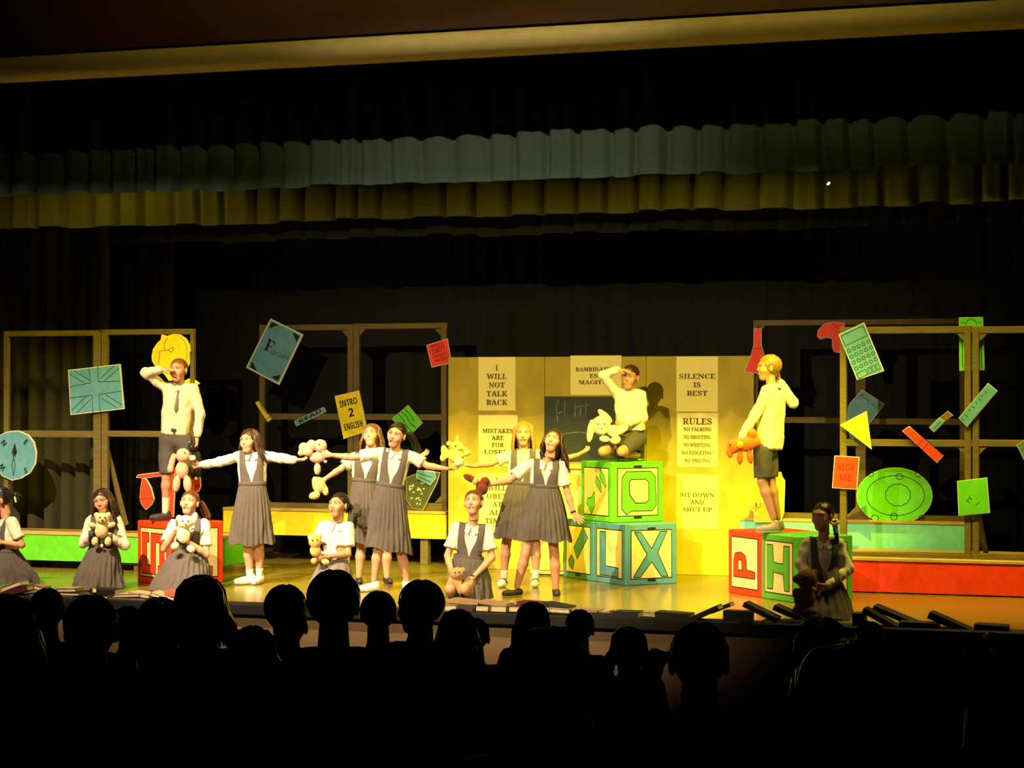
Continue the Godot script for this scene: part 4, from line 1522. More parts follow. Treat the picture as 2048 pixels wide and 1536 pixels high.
	book("black book sloping down to the end of the stage edge", 1900, 1249, 94, 14, -22, 0.17, 0.06, black, false, g)
	book("black book lying flat by the end of the red riser", 1981, 1257, 66, 13, -2, 0.18, 0.08, black, false, g)

# ================================================================ shared shapes: heads, hands, shoes
func net_data(f: Field) -> Dictionary:
	var mb := MB.new()
	f.net(mb)
	return mb.data()

func make_templates() -> void:
	# ---- head: origin between the ears, +z the face, chin to crown about 0.215
	var f := Field.new(Vector3(-0.095, -0.135, -0.12), Vector3(0.095, 0.12, 0.122), 0.0042)
	f.ell(Vector3(0, 0.028, -0.012), Vector3(0.073, 0.083, 0.09), 0.02)
	f.cap(Vector3(0, 0.0, 0.028), Vector3(0, -0.058, 0.04), 0.06, 0.042, 0.03)
	f.cap(Vector3(-0.012, -0.088, 0.052), Vector3(0.012, -0.088, 0.052), 0.017, 0.017, 0.03)
	f.cap(Vector3(0, -0.04, -0.02), Vector3(0, -0.125, -0.028), 0.043, 0.042, 0.02)
	for s in [-1.0, 1.0]:
		f.cap(Vector3(s * 0.036, -0.022, 0.058), Vector3(s * 0.03, -0.03, 0.06), 0.024, 0.022, 0.025)
		f.cap(Vector3(s * 0.05, 0.03, 0.068), Vector3(s * 0.014, 0.03, 0.082), 0.008, 0.009, 0.015)
	f.cap(Vector3(0, 0.016, 0.083), Vector3(0, -0.018, 0.094), 0.006, 0.0095, 0.012)
	f.cap(Vector3(-0.009, -0.022, 0.088), Vector3(0.009, -0.022, 0.088), 0.007, 0.007, 0.008)
	for s in [-1.0, 1.0]:
		f.ell(Vector3(s * 0.031, 0.012, 0.096), Vector3(0.018, 0.011, 0.015), 0.01, Basis.IDENTITY, true)
		f.ell(Vector3(s * 0.031, 0.012, 0.073), Vector3(0.014, 0.012, 0.012), 0.002)
		f.ell(Vector3(s * 0.077, 0.0, -0.006), Vector3(0.009, 0.03, 0.018), 0.006, Basis(Vector3.UP, s * 0.4))
	f.cap(Vector3(-0.02, -0.047, 0.081), Vector3(0.02, -0.047, 0.081), 0.006, 0.006, 0.008)
	f.cap(Vector3(-0.017, -0.059, 0.08), Vector3(0.017, -0.059, 0.08), 0.0068, 0.0068, 0.006)
	var keep := f.f.duplicate()
	T.head_shut = net_data(f)
	f.f = keep
	f.ell(Vector3(0, -0.056, 0.092), Vector3(0.021, 0.0145, 0.026), 0.004, Basis.IDENTITY, true)
	T.head_open = net_data(f)
	# ---- hands: wrist at the origin, fingers along +y, palm towards +z, thumb on +x
	for kind in ["open", "grip"]:
		f = Field.new(Vector3(-0.05, -0.03, -0.03), Vector3(0.075, 0.165, 0.075), 0.0035)
		f.cap(Vector3(0, -0.02, 0), Vector3(0, 0.01, 0), 0.021, 0.021, 0.015)
		f.cap(Vector3(0.014, 0.015, 0), Vector3(0.02, 0.07, 0), 0.016, 0.0125, 0.012)
		f.cap(Vector3(-0.012, 0.015, 0), Vector3(-0.02, 0.066, 0), 0.015, 0.012, 0.012)
		f.cap(Vector3(0, 0.03, 0), Vector3(0, 0.072, 0), 0.014, 0.012, 0.012)
		var xs := [0.026, 0.0085, -0.0085, -0.025]
		var ls := [0.062, 0.069, 0.064, 0.05]
		for k in 4:
			var a := Vector3(xs[k] * 0.9, 0.07 - absf(xs[k] - 0.004) * 0.15, 0.0)
			var sp: float = xs[k] * (0.7 if kind == "open" else 0.1)
			var b: Vector3
			var c: Vector3
			var d: Vector3
			var l: float = ls[k]
			if kind == "open":
				b = a + Vector3(sp * 0.5, l * 0.48, 0.004)
				c = b + Vector3(sp * 0.3, l * 0.3, 0.007)
				d = c + Vector3(sp * 0.2, l * 0.2, 0.007)
			else:
				b = a + Vector3(sp, l * 0.36, 0.018)
				c = b + Vector3(0, l * 0.05, 0.026)
				d = c + Vector3(0, -l * 0.2, 0.012)
			f.cap(a, b, 0.0092, 0.0082, 0.004)
			f.cap(b, c, 0.0082, 0.0076, 0.002)
			f.cap(c, d, 0.0076, 0.0066, 0.002)
		var ta := Vector3(0.022, 0.022, 0.004)
		var tb := Vector3(0.046, 0.05, 0.016) if kind == "open" else Vector3(0.038, 0.048, 0.026)
		var tc := Vector3(0.058, 0.076, 0.022) if kind == "open" else Vector3(0.026, 0.068, 0.042)
		f.cap(ta, tb, 0.0125, 0.0105, 0.008)
		f.cap(tb, tc, 0.0105, 0.0082, 0.003)
		T["hand_" + kind] = net_data(f)
	# ---- shoes: ankle above the origin, sole on y = 0, toe along +z
	f = Field.new(Vector3(-0.05, 0.0, -0.07), Vector3(0.05, 0.1, 0.19), 0.005)
	f.cap(Vector3(0, 0.035, -0.03), Vector3(0, 0.03, 0.14), 0.034, 0.033, 0.02)
	f.cap(Vector3(0, 0.05, -0.015), Vector3(0, 0.03, 0.09), 0.036, 0.04, 0.02)
	f.cap(Vector3(0, 0.08, -0.015), Vector3(0, 0.06, -0.01), 0.036, 0.036, 0.02)
	f.cut(Vector3(0, 0.0, 0), Vector3.DOWN)
	f.cap(Vector3(0, 0.14, -0.012), Vector3(0, 0.075, -0.012), 0.03, 0.026, 0.004, true)
	T.sneaker = net_data(f)
	f = Field.new(Vector3(-0.05, 0.0, -0.07), Vector3(0.05, 0.08, 0.19), 0.005)
	f.cap(Vector3(0, 0.026, -0.03), Vector3(0, 0.02, 0.145), 0.032, 0.028, 0.02)
	f.cap(Vector3(0, 0.03, -0.02), Vector3(0, 0.018, 0.09), 0.034, 0.037, 0.02)
	f.cut(Vector3(0, 0.0, 0), Vector3.DOWN)
	f.cap(Vector3(0, 0.09, 0.0), Vector3(0, 0.07, 0.05), 0.045, 0.036, 0.004, true)
	T.flat = net_data(f)

func put_head(mb: MB, t: Transform3D, open: bool, skin: Color, brow: Color) -> void:
	var d: Dictionary = T.head_open if open else T.head_shut
	var s := mb.v.size()
	mb.append(d, t)
	var ov: PackedVector3Array = d.v
	var lip := skin.lerp(Color(0.55, 0.12, 0.10), 0.6)
	for k in ov.size():
		var p := ov[k]
		var c := skin
		if p.z > 0.045:
			var ax := absf(p.x)
			var ex := (ax - 0.031) / 0.0155
			var ey := (p.y - 0.012) / 0.0062
			if ex * ex + ey * ey < 1.0:
				c = Color(0.36, 0.28, 0.24)
				var ix := (ax - 0.031) / 0.0068
				if ix * ix + ey * ey * 0.8 < 1.0:
					c = Color(0.04, 0.025, 0.02)
			elif ex * ex + pow((p.y - 0.017) / 0.009, 2) < 1.15 and p.y > 0.014:
				c = brow.lerp(skin, 0.25)
			elif absf(p.y - 0.033 - 0.003 * (1.0 - pow((ax - 0.033) / 0.02, 2))) < 0.0042 and ax > 0.012 and ax < 0.054:
				c = brow.lerp(skin, 0.15)
			elif p.z > 0.07 and pow(p.x / 0.028, 2) + pow((p.y + 0.054) / (0.0195 if open else 0.011), 2) < 1.0:
				c = lip
				if open and pow(p.x / 0.021, 2) + pow((p.y + 0.056) / 0.0138, 2) < 1.0:
					c = Color(0.10, 0.015, 0.015)
					if p.y > -0.0495:
						c = Color(0.75, 0.72, 0.66)
		mb.c[s + k] = c

func aim(dir: Vector3, side: Vector3) -> Basis:
	# y along dir, z as near to side as can be
	var y := dir.normalized()
	var z := (side - y * side.dot(y))
	if z.length() < 0.01:
		z = y.cross(Vector3.RIGHT)
	z = z.normalized()
	return Basis(y.cross(z), y, z)

# ================================================================ figures
# joints are given as [px, py, metres towards the viewer]; j() places them
func j(p: Array, d: float) -> Vector3:
	return at_depth(p[0], p[1], d - (p[2] if p.size() > 2 else 0.0))

func turned(yaw: float, pitch: float, roll: float) -> Basis:
	# facing the viewer at 0; yaw + turns to the picture's right, pitch + looks up, roll + tips to the picture's right
	return Basis(Vector3.UP, deg_to_rad(YAW + yaw)) * Basis(Vector3.RIGHT, deg_to_rad(-pitch)) * Basis(Vector3.BACK, deg_to_rad(-roll))

# R: skeleton and dress of one figure, see build_cast
func figure(R: Dictionary) -> Node3D:
	var d: float = R.d
	var foot := at_depth(R.base[0], R.base[1], d)
	foot.y = R.get("floor", 0.0)
	var o := thing("person", R.label, "person", foot, R.get("group", ""))
	var sc: float = R.get("size", 1.0)
	var skin: Color = R.get("skin", Color(0.62, 0.34, 0.22))
	var s0 := j(R.sh[0], d)
	var s1 := j(R.sh[1], d)
	var w := j(R.waist, d)
	var neck := (s0 + s1) * 0.5
	var up := (neck - w).normalized()
	var side := (s1 - s0).normalized()
	var front := side.cross(up).normalized()
	side = up.cross(front).normalized()
	var hd := j(R.head, d)
	var hb := turned(R.face[0], R.face[1], R.face[2])
	var hs: float = R.get("head_size", 1.06) * sc
	var ht := Transform3D(hb.scaled(Vector3.ONE * hs), hd)
	var h0 := w - up * 0.1 * sc - side * 0.05 * sc
	var h1 := w - up * 0.1 * sc + side * 0.05 * sc
	if R.has("hip"):
		h0 = j(R.hip[0], d)
		h1 = j(R.hip[1], d)
	var pts := [s0, s1, w, h0, h1, hd, hd - hb.y * 0.1]
	var arms := []
	for k in 2:
		var e := j(R.arm[k][0], d)
		var wr := j(R.arm[k][1], d)
		arms.append([e, wr])
		pts.append_array([e, wr])
	var legs := []
	var thin := 1.0
	for k in 2:
		if R.has("leg"):
			var kn := j(R.leg[k][0], d)
			if R.has("skirt") and R.skirt.get("floor", false) and not R.get("bare_knees", false):
				kn = kn.lerp(w, 0.35)
				thin = 0.55
			var an := j(R.leg[k][1], d)
			legs.append([kn, an])
			pts.append_array([kn, an])
	var lo: Vector3 = pts[0]
	var hi: Vector3 = pts[0]
	for p in pts:
		lo = lo.min(p)
		hi = hi.max(p)
	lo -= Vector3.ONE * 0.12
	hi += Vector3.ONE * 0.12
	var sh := [s0, s1]
	var hips := [h0, h1]
	# ---- body
	var cell: float = R.get("cell", 0.0128)
	var f := Field.new(lo, hi, cell)
	f.cap(neck + up * 0.015, hd - hb.y * 0.05 * hs - hb.z * 0.015, (0.044 if not R.has("cell") else 0.06) * sc, (0.042 if not R.has("cell") else 0.054) * sc, 0.03)
	f.cap(s0.lerp(s1, 0.12), s1.lerp(s0, 0.12), 0.036 * sc, 0.036 * sc, 0.03)
	for k in 2:
		var sg := side * (-1.0 if k == 0 else 1.0)
		f.cap(w + sg * 0.04, neck + sg * 0.05 - up * 0.09, 0.065 * sc, 0.07 * sc, 0.04)
		f.cap(hips[k], w + sg * 0.03, 0.064 * sc, 0.06 * sc, 0.03)
		f.cap(sh[k], arms[k][0], 0.038 * sc, 0.031 * sc, 0.02)
		f.cap(arms[k][0], arms[k][0].lerp(arms[k][1], 0.3), 0.031 * sc, 0.032 * sc, 0.015)
		f.cap(arms[k][0].lerp(arms[k][1], 0.3), arms[k][1], 0.032 * sc, 0.021 * sc, 0.015)
		if legs.size() > 0:
			f.cap(hips[k], legs[k][0], 0.066 * sc * thin, 0.046 * sc * thin, 0.03)
			var cf: Vector3 = legs[k][0].lerp(legs[k][1], 0.3)
			f.cap(legs[k][0], cf, 0.044 * sc * thin, 0.048 * sc * thin, 0.02)
			f.cap(cf, legs[k][1], 0.048 * sc * thin, 0.029 * sc * thin, 0.02)
	var mb := MB.new()
	mb.colored = true
	f.net(mb, skin)
	put_head(mb, ht, R.get("open", false), skin, R.get("brow", Color(0.08, 0.04, 0.02)))
	for k in 2:
		var hand: Array = R.hand[k]          # kind, direction [right, up, towards viewer], palm direction
		var hdir: Vector3 = arms[k][1] - arms[k][0]
		if hand.size() > 1 and hand[1] != null:
			hdir = view * Vector3(hand[1][0], hand[1][1], hand[1][2])
		var palm := front
		if hand.size() > 2 and hand[2] != null:
			palm = view * Vector3(hand[2][0], hand[2][1], hand[2][2])
		var b := aim(hdir, palm)
		# thumb side: for the right hand (k = 0) palm up the fingers with the palm facing you has its thumb on +x
		var flip := -1.0 if k == 0 else 1.0
		if hand.size() > 3:
			flip *= hand[3]
		mb.append(T["hand_" + hand[0]], Transform3D(Basis(b.x * flip, b.y, b.z).scaled_local(Vector3.ONE * 0.92 * sc), arms[k][1]))
		for q in range(mb.c.size() - T["hand_" + hand[0]].v.size(), mb.c.size()):
			mb.c[q] = skin
	mb.commit(self, "body", M.skin, o, foot)
	# ---- shirt
	var g := Field.new(lo, hi, cell)
	var big: float = R.get("loose", 0.0)
	g.cap(s0.lerp(s1, 0.14), s1.lerp(s0, 0.14), (0.048 + big * 0.5) * sc, (0.048 + big * 0.5) * sc, 0.04)
	var hem_y: float = R.get("shirt_hem", 0.0)
	for k in 2:
		var sg := side * (-1.0 if k == 0 else 1.0)
		g.cap(w + sg * 0.045 - up * hem_y, neck + sg * 0.06 - up * 0.09, (0.084 + big) * sc, (0.083 + big) * sc, 0.05)
		var e: Vector3 = arms[k][0]
		var s: Vector3 = sh[k]
		if R.get("sleeve", "short") == "short":
			var q := s.lerp(e, 0.78)
			g.cap(s, q, 0.052 * sc, 0.062 * sc, 0.03)
			g.cut(s.lerp(e, 0.72), (e - s).normalized(), 0.11)
		else:
			g.cap(s, e, 0.05 * sc, 0.048 * sc, 0.03)
			g.cap(e, e.lerp(arms[k][1], 0.84), 0.047 * sc, 0.041 * sc, 0.02)
			g.cap(e.lerp(arms[k][1], 0.9), e.lerp(arms[k][1], 0.97), 0.032 * sc, 0.031 * sc, 0.006)
	if hem_y > 0.0:
		g.cut(w - up * (hem_y + 0.02), -up)
	var wraps := g
	mb = MB.new()
	g.net(mb)
	noise_push(mb, 0, 0, 0.011, Vector3(14, 7, 14), int(R.base[0]))
	var shirt := mb.commit(self, "shirt", R.get("shirt_mat", M.shirt), o, foot)
	# collar
	mb = MB.new()
	var cbase := neck + up * 0.035 * sc
	var cr := 0.054 * sc
	for k in 2:
		var sg := -1.0 if k == 0 else 1.0
		var rows := []
		for q in 9:
			var an := PI * q / 8.0 * 0.97
			# from the nape round to the front
			var dirv := (side * sg * sin(an) - front * cos(an))
			var drop := 0.03 + 0.03 * smoothstep(0.5, 1.0, q / 8.0)
			var inn := cbase + dirv * cr * (1.0 if q < 7 else 0.95) + up * (0.022 - 0.035 * smoothstep(0.3, 1.0, q / 8.0))
			var out := inn + dirv * (0.022 + 0.012 * q / 8.0) * sc - up * drop * sc + side * sg * 0.018 * smoothstep(0.6, 1.0, q / 8.0)
			rows.append([inn + dirv * 0.004, inn + dirv * 0.008 + up * 0.004, out + dirv * 0.006, out])
		mb.sheet(rows, true, true)
	mb.commit(self, "collar", R.get("shirt_mat", M.shirt), shirt, foot)
	# ---- pinafore
	if R.get("pinafore", true):
		mb = MB.new()
		for k in 2:
			var sg := -1.0 if k == 0 else 1.0
			var rows := []
			var mid := w + up * 0.12 * sc
			for q in 31:
				var t := q / 30.0
				var an := lerpf(-62.0, 242.0, t)
				var inner: float
				if an < 90.0:
					inner = lerpf(0.006, 0.062, smoothstep(-62.0, 60.0, an))
				else:
					inner = lerpf(0.062, 0.0, smoothstep(90.0, 170.0, an))
				var outer: float = lerpf(0.112, 0.118, smoothstep(-60.0, 60.0, an)) if an < 90.0 else lerpf(0.118, 0.112, smoothstep(100.0, 200.0, an))
				var dirv := front * cos(deg_to_rad(an)) + up * sin(deg_to_rad(an))
				var row := []
				for c in 7:
					var x := lerpf(inner, outer, c / 6.0) * sg * sc
					row.append(wraps.wrap(mid + side * x, dirv, 0.30, 0.008))
				rows.append(row)
			# give the cloth a thickness
			var full := []
			for q in rows.size():
				var row: Array = rows[q]
				var ring := row.duplicate()
				var inn := row.duplicate()
				inn.reverse()
				for c in inn.size():
					ring.append(inn[c].lerp(mid, 0.06))
				full.append(ring)
			mb.sheet(full, true, true)
		mb.commit(self, "pinafore_bodice", R.get("skirt_mat", M.grey), o, foot)
	# ---- skirt
	if R.has("skirt"):
		var K: Dictionary = R.skirt
		var hem := j(K.hem, d)
		if K.get("floor", false):
			hem.y = R.get("floor", 0.0) + 0.02
		mb = MB.new()
		var rows := []
		var n_pleats: int = K.get("pleats", 26)
		var seg := n_pleats * 6
		var r_top := Vector2(0.125, 0.1) * sc
		var r_hem := Vector2(K.r[0], K.r[1])
		var lobes := FastNoiseLite.new()
		lobes.seed = int(R.base[0])
		lobes.frequency = 1.0
		for q in 17:
			var t := q / 16.0
			var bell: float = pow(t, K.get("bell", 0.75))
			var ctr := (w + up * 0.02).lerp(hem, t)
			var sd := side.lerp(view.x, t * 0.8).normalized() if K.get("floor", false) else side
			var fr := front.lerp(Vector3(front.x, 0, front.z).normalized(), t).normalized()
			var row := []
			for k in seg:
				var an := TAU * k / seg
				var ph := fposmod(float(k) / 6.0, 1.0)
				var saw := (ph * 1.6 if ph < 0.62 else (1.0 - ph) * 2.6) - 0.5
				var lump: float = lobes.get_noise_3d(cos(an) * 1.6, sin(an) * 1.6, t * 1.5) * K.get("lump", 0.04) * t
				var amp: float = (0.004 + K.get("amp", 0.022) * minf(1.0, t * 1.8)) * saw
				var rx := lerpf(r_top.x, r_hem.x, bell) + amp + lump
				var rz := lerpf(r_top.y, r_hem.y, bell) + amp + lump
				var p := ctr + sd * cos(an) * rx + fr * sin(an) * rz
				if not K.get("floor", false):
					p += Vector3.UP * 0.012 * t * sin(an * 5.0 + R.base[0])
				else:
					p.y = maxf(p.y, R.get("floor", 0.0) + 0.006)
				row.append(p)
			rows.append(row)
		mb.sheet(rows, true, false)
		mb.commit(self, "skirt", R.get("skirt_mat", M.grey), o, foot)
		mb = MB.new()
		rows = []
		for q in 5:
			var row := []
			var tt: float = [-0.02, -0.015, 0.0, 0.015, 0.02][q]
			for k in 28:
				var an := TAU * k / 28.0
				var grow_by: float = [0.0, 0.007, 0.009, 0.007, 0.0][q]
				row.append(w + up * (0.012 + tt) + side * cos(an) * (0.132 * sc + grow_by) + front * sin(an) * (0.106 * sc + grow_by))
			rows.append(row)
		mb.sheet(rows, true, false)
		mb.commit(self, "waistband", R.get("skirt_mat", M.grey), o, foot)
	# ---- shorts
	if R.get("shorts", false):
		var q := Field.new(lo, hi, cell)
		var hm := (h0 + h1) * 0.5
		q.cap(w - up * 0.01, hm, 0.1 * sc, 0.105 * sc, 0.04)
		for k in 2:
			var kn: Vector3 = legs[k][0]
			var e: Vector3 = hips[k].lerp(kn, R.get("shorts_len", 0.92))
			q.cap(hips[k], e, 0.088 * sc, 0.074 * sc, 0.03)
			q.cut(hips[k].lerp(kn, R.get("shorts_len", 0.92) - 0.03), (kn - hips[k]).normalized(), 0.11)
		mb = MB.new()
		q.net(mb)
		noise_push(mb, 0, 0, 0.008, Vector3(9, 5, 9), 5)
		mb.commit(self, "shorts", M.short_grey, o, foot)
		if R.has("belt"):
			mb = MB.new()
			mb.box(Transform3D(Basis(side, up, front), w - up * 0.02 + front * 0.105), Vector3(0.05, 0.03, 0.012), 0.003)
			mb.commit(self, "belt_buckle", M.dark_strap, o, foot)
	# ---- shoes and socks
	if R.has("shoe") and legs.size() > 0:
		for k in 2:
			var an: Vector3 = legs[k][1]
			var S: Array = R.shoe[k]           # kind, toe direction [right, towards viewer], colour, sole colour
			var toe := (view * Vector3(S[1][0], 0, S[1][1]))
			toe.y = 0
			toe = toe.normalized()
			var at := Vector3(an.x, R.get("floor", 0.0) + 0.004, an.z)
			var b := Basis(Vector3.UP.cross(toe), Vector3.UP, toe)
			mb = MB.new()
			mb.colored = true
			mb.append(T[S[0]], Transform3D(b.scaled_local(Vector3.ONE * 0.98 * sc), at))
			var up_c: Color = S[2]
			var sole: Color = S[3]
			for q in mb.v.size():
				var y := mb.v[q].y - at.y
				mb.c[q] = sole if y < 0.016 else up_c
				if S.size() > 4:
					var along := (mb.v[q] - at).dot(toe)
					if along > 0.02 and along < 0.075 and y > 0.03:
						mb.c[q] = S[4]
			mb.commit(self, "shoe", M.shoe, o, foot)
			if R.get("socks", true) and S[0] == "sneaker":
				mb = MB.new()
				var kn: Vector3 = legs[k][0]
				var dirv := (kn - an).normalized()
				var hgt: float = R.get("sock_h", 0.06)
				mb.tube([at + Vector3.UP * 0.045, an + dirv * 0.02, an + dirv * (0.02 + hgt * 0.6), an + dirv * (0.02 + hgt)], [0.034 * sc, 0.035 * sc, 0.037 * sc, 0.038 * sc], 14)
				mb.commit(self, "sock", M.sock, o, foot)
	# ---- small wear
	if R.has("watch"):
		for k in R.watch:
			var a: Vector3 = arms[k][0].lerp(arms[k][1], 0.95)
			var dirv: Vector3 = (arms[k][1] - arms[k][0]).normalized()
			mb = MB.new()
			mb.tube([a - dirv * 0.008, a, a + dirv * 0.008], [0.026 * sc, 0.0275 * sc, 0.026 * sc], 14)
			mb.commit(self, "wrist_band", M.dark_strap, o, foot)
	if R.has("tie"):
		mb = MB.new()
		var top := wraps.wrap(neck - up * 0.02, front, 0.2, 0.006)
		var bot := wraps.wrap(neck - up * 0.24, front, 0.2, 0.006)
		mb.tube([top, top.lerp(bot, 0.12), top.lerp(bot, 0.85), bot], [0.014, 0.012, 0.022, 0.006], 8, side, 1.0)
		mb.commit(self, "tie", R.tie, shirt, foot)
	hair(o, foot, R, ht, hb, hs, neck, front)
	return o

# ---------------------------------------------------------------- hair
func hair(o: Node3D, foot: Vector3, R: Dictionary, ht: Transform3D, hb: Basis, hs: float, neck: Vector3, front: Vector3) -> void:
	var H: Dictionary = R.hair
	var style: String = H.style
	var r := RandomNumberGenerator.new()
	r.seed = int(R.base[0] * 7 + R.base[1])
	var m := hair_mat(H.col)
	var f := Field.new(Vector3(-0.12, -0.12, -0.15), Vector3(0.1, 0.14, 0.11) + Vector3.ONE * 0.02, 0.007 if not R.has("cell") else 0.0105)
	var puff: float = H.get("puff", 0.0)
	var thick := 0.005 if style in ["long", "down"] else 0.0
	f.ell(Vector3(0, 0.03, -0.017), Vector3(0.0795 + puff + thick, 0.0885 + puff + thick, 0.096 + puff + thick), 0.01)
	if style in ["long", "down"]:
		f.cap(Vector3(0, -0.02, -0.045), Vector3(0, -0.09, -0.055), 0.07, 0.06, 0.03)
	f.ell(Vector3(0, -0.024, 0.108), Vector3(0.07, 0.1 if style != "short" else 0.088, 0.078), 0.008, Basis.IDENTITY, true)
	if style in ["short", "tied", "pony", "braids"]:
		f.cap(Vector3(-0.09, -0.085, 0.03), Vector3(0.09, -0.085, 0.03), 0.06, 0.06, 0.01, true)
		f.cap(Vector3(0, -0.13, -0.09), Vector3(0, -0.13, -0.04), 0.065, 0.065, 0.01, true)
		for s in [-1.0, 1.0]:
			f.ell(Vector3(s * 0.088, -0.008, 0.0), Vector3(0.025, 0.034, 0.026), 0.006, Basis.IDENTITY, true)
	if H.get("part", true) and style != "short":
		f.cap(Vector3(0, 0.135, 0.07), Vector3(0, 0.133, -0.05), 0.011, 0.011, 0.006, true)
	var mb := MB.new()
	f.net(mb)
	# strand ridges over the cap
	for k in mb.v.size():
		var p := mb.v[k]
		var an := atan2(p.x, p.z + 0.017)
		mb.v[k] += mb.n[k] * 0.0022 * sin(an * 46.0 + 6.0 * sin(p.y * 40.0))
		if style == "short":
			mb.v[k] += mb.n[k] * 0.004 * sin(p.x * 260.0 + p.z * 190.0) * maxf(0.0, mb.n[k].y + 0.2)
	for k in mb.v.size():
		mb.n[k] = Vector3.ZERO
	mb.smooth(0, 0, false)
	for k in mb.v.size():
		mb.v[k] = ht * mb.v[k]
		mb.n[k] = (hb * mb.n[k]).normalized()
	var down := Vector3.DOWN
	var drift: Vector3 = view * Vector3(H.get("drift", 0.0), 0, 0)
	if style in ["long", "down"]:
		var length: float = H.get("len", 0.28)
		for k in 64:
			var side := -1.0 if k % 2 == 0 else 1.0
			var an := deg_to_rad(lerpf(62.0, 178.0, (k / 2) / 31.0)) * side
			var p0 := ht * Vector3(sin(an) * 0.08, r.randf_range(0.02, 0.07), cos(an) * 0.092 - 0.017)
			var p1 := ht * Vector3(sin(an) * 0.093, -0.02 + r.randf_range(-0.02, 0.02), cos(an) * 0.1 - 0.02)
			var path := [ht * Vector3(sin(an) * 0.055, 0.105, cos(an) * 0.06 - 0.017), p0, p1]
			var radii := [0.006, 0.011, 0.0125]
			var out := (ht.basis * Vector3(sin(an), 0, cos(an))).normalized()
			var l := length * r.randf_range(0.8, 1.08)
			var ph := r.randf_range(0, 6.0)
			for q in range(1, 7):
				var t := q / 6.0
				var wv: float = H.get("wave", 0.006)
				path.append(p1 + down * l * t + out * 0.02 * sin(t * 2.4) + drift * t * t + Vector3(sin(t * 8.0 + ph), 0, cos(t * 7.0 + ph)) * wv)
				radii.append(lerpf(0.013, 0.004, t))
			mb.tube(path, radii, 5)
	elif style == "pony" or style == "tied":
		# strands combed back from the hairline
		var rad := Vector3(0.0805 + puff, 0.0895 + puff, 0.097 + puff)
		var mid := Vector3(0, 0.03, -0.017)
		var goal := (Vector3(H.get("root_x", 0.0), H.get("root_y", 0.03), H.get("root_z", -0.112)) - mid) / rad
		goal = goal.normalized()
		if not R.has("cell"):
			for k in 52:
				var an := deg_to_rad(lerpf(-100.0, 100.0, k / 51.0))
				var st := Vector3(sin(an) * 0.86, 0.62 * cos(an) + r.randf_range(-0.05, 0.05) + 0.02, 0.72 * cos(an) + 0.05).normalized()
				var path := []
				var radii := []
				for q in 9:
					var t := q / 8.0
					var dv := st.slerp(goal, t)
					path.append(ht * (mid + dv * rad * (1.0 + 0.012 * sin(t * PI))))
					radii.append(0.0048 * (0.5 + 0.5 * sin(PI * clampf(t * 1.1, 0.08, 1.0))))
				mb.tube(path, radii, 5)
		var root := ht * Vector3(H.get("root_x", 0.0), H.get("root_y", 0.03), H.get("root_z", -0.112))
		var bk := (hb * Vector3(H.get("root_x", 0.0) * H.get("root_out", 6.0), 0.1, -1)).normalized()
		var length: float = H.get("len", 0.22) if style == "pony" else 0.06
		for k in 22:
			var of := Vector3(r.randf_range(-1, 1), r.randf_range(-1, 1), r.randf_range(-1, 1)) * 0.016
			var path := [root - bk * 0.01 + of * 0.4, root + bk * 0.03 + of]
			var radii := [0.009, 0.012]
			for q in range(1, 6):
				var t := q / 5.0
				path.append(root + bk * (0.03 + 0.035 * sin(t * 2.0)) + down * length * t + drift * t + of * (1.0 + t))
				radii.append(lerpf(0.0125, 0.004, t))
			mb.tube(path, radii, 5)
	elif style == "braids":
		for s in H.get("sides", [1.0]):
			var root := ht * Vector3(s * 0.08, -0.03, -0.05)
			var path := []
			for strand in 3:
				path = []
				var radii := []
				for q in 22:
					var t := q / 21.0
					var an := t * 15.0 + strand * TAU / 3.0
					path.append(root + down * 0.24 * t + view * Vector3(0.03 * t * s + 0.012 * sin(an), 0, 0.02 * t + 0.008 * cos(an * 2.0)))
					radii.append(lerpf(0.014, 0.007, t))
				mb.tube(path, radii, 6)
	if R.has("cell"):
		# loose hairs round the outline
		m = lit_hair(H.col)
		for k in 90:
			var az := r.randf_range(-PI, PI)
			var lift := r.randf_range(1.02, 1.07)
			var path := []
			var radii := []
			var a0 := r.randf_range(0.1, 0.7)
			var span_a := r.randf_range(0.7, 1.5)
			for q in 7:
				var el := a0 + span_a * q / 6.0
				path.append(ht * (Vector3(0, 0.03, -0.017) + Vector3(sin(az + 0.1 * q) * sin(el), cos(el), cos(az + 0.1 * q) * sin(el)) * Vector3(0.08 + puff, 0.089 + puff, 0.097 + puff) * lift))
				radii.append(0.0022 if q < 6 else 0.0008)
			mb.tube(path, radii, 3)
	var hair_mesh := mb.commit(self, "hair", m, o, foot)
	if H.has("bow"):
		mb = MB.new()
		var c := ht * Vector3(H.bow[0], H.bow[1], H.bow[2])
		for s in [-1.0, 1.0]:
			mb.ellipsoid(Transform3D(Basis(view.z, s * 0.5), c + view.x * s * 0.022), Vector3(0.024, 0.015, 0.01), 10)
		mb.ellipsoid(Transform3D(Basis.IDENTITY, c), Vector3(0.009, 0.009, 0.011), 8)
		mb.tube([c, c - view.y * 0.04 + view.x * 0.012, c - view.y * 0.08 + view.x * 0.02], [0.006, 0.01, 0.008], 6)
		mb.commit(self, "hair_bow", M.paper, hair_mesh, foot)
	elif style == "pony" or style == "tied":
		mb = MB.new()
		var root := ht * Vector3(H.get("root_x", 0.0), H.get("root_y", 0.03), H.get("root_z", -0.118))
		mb.ellipsoid(Transform3D(hb, root), Vector3(0.02, 0.02, 0.01), 10)
		mb.commit(self, "hair_tie", M.dark_strap, hair_mesh, foot)

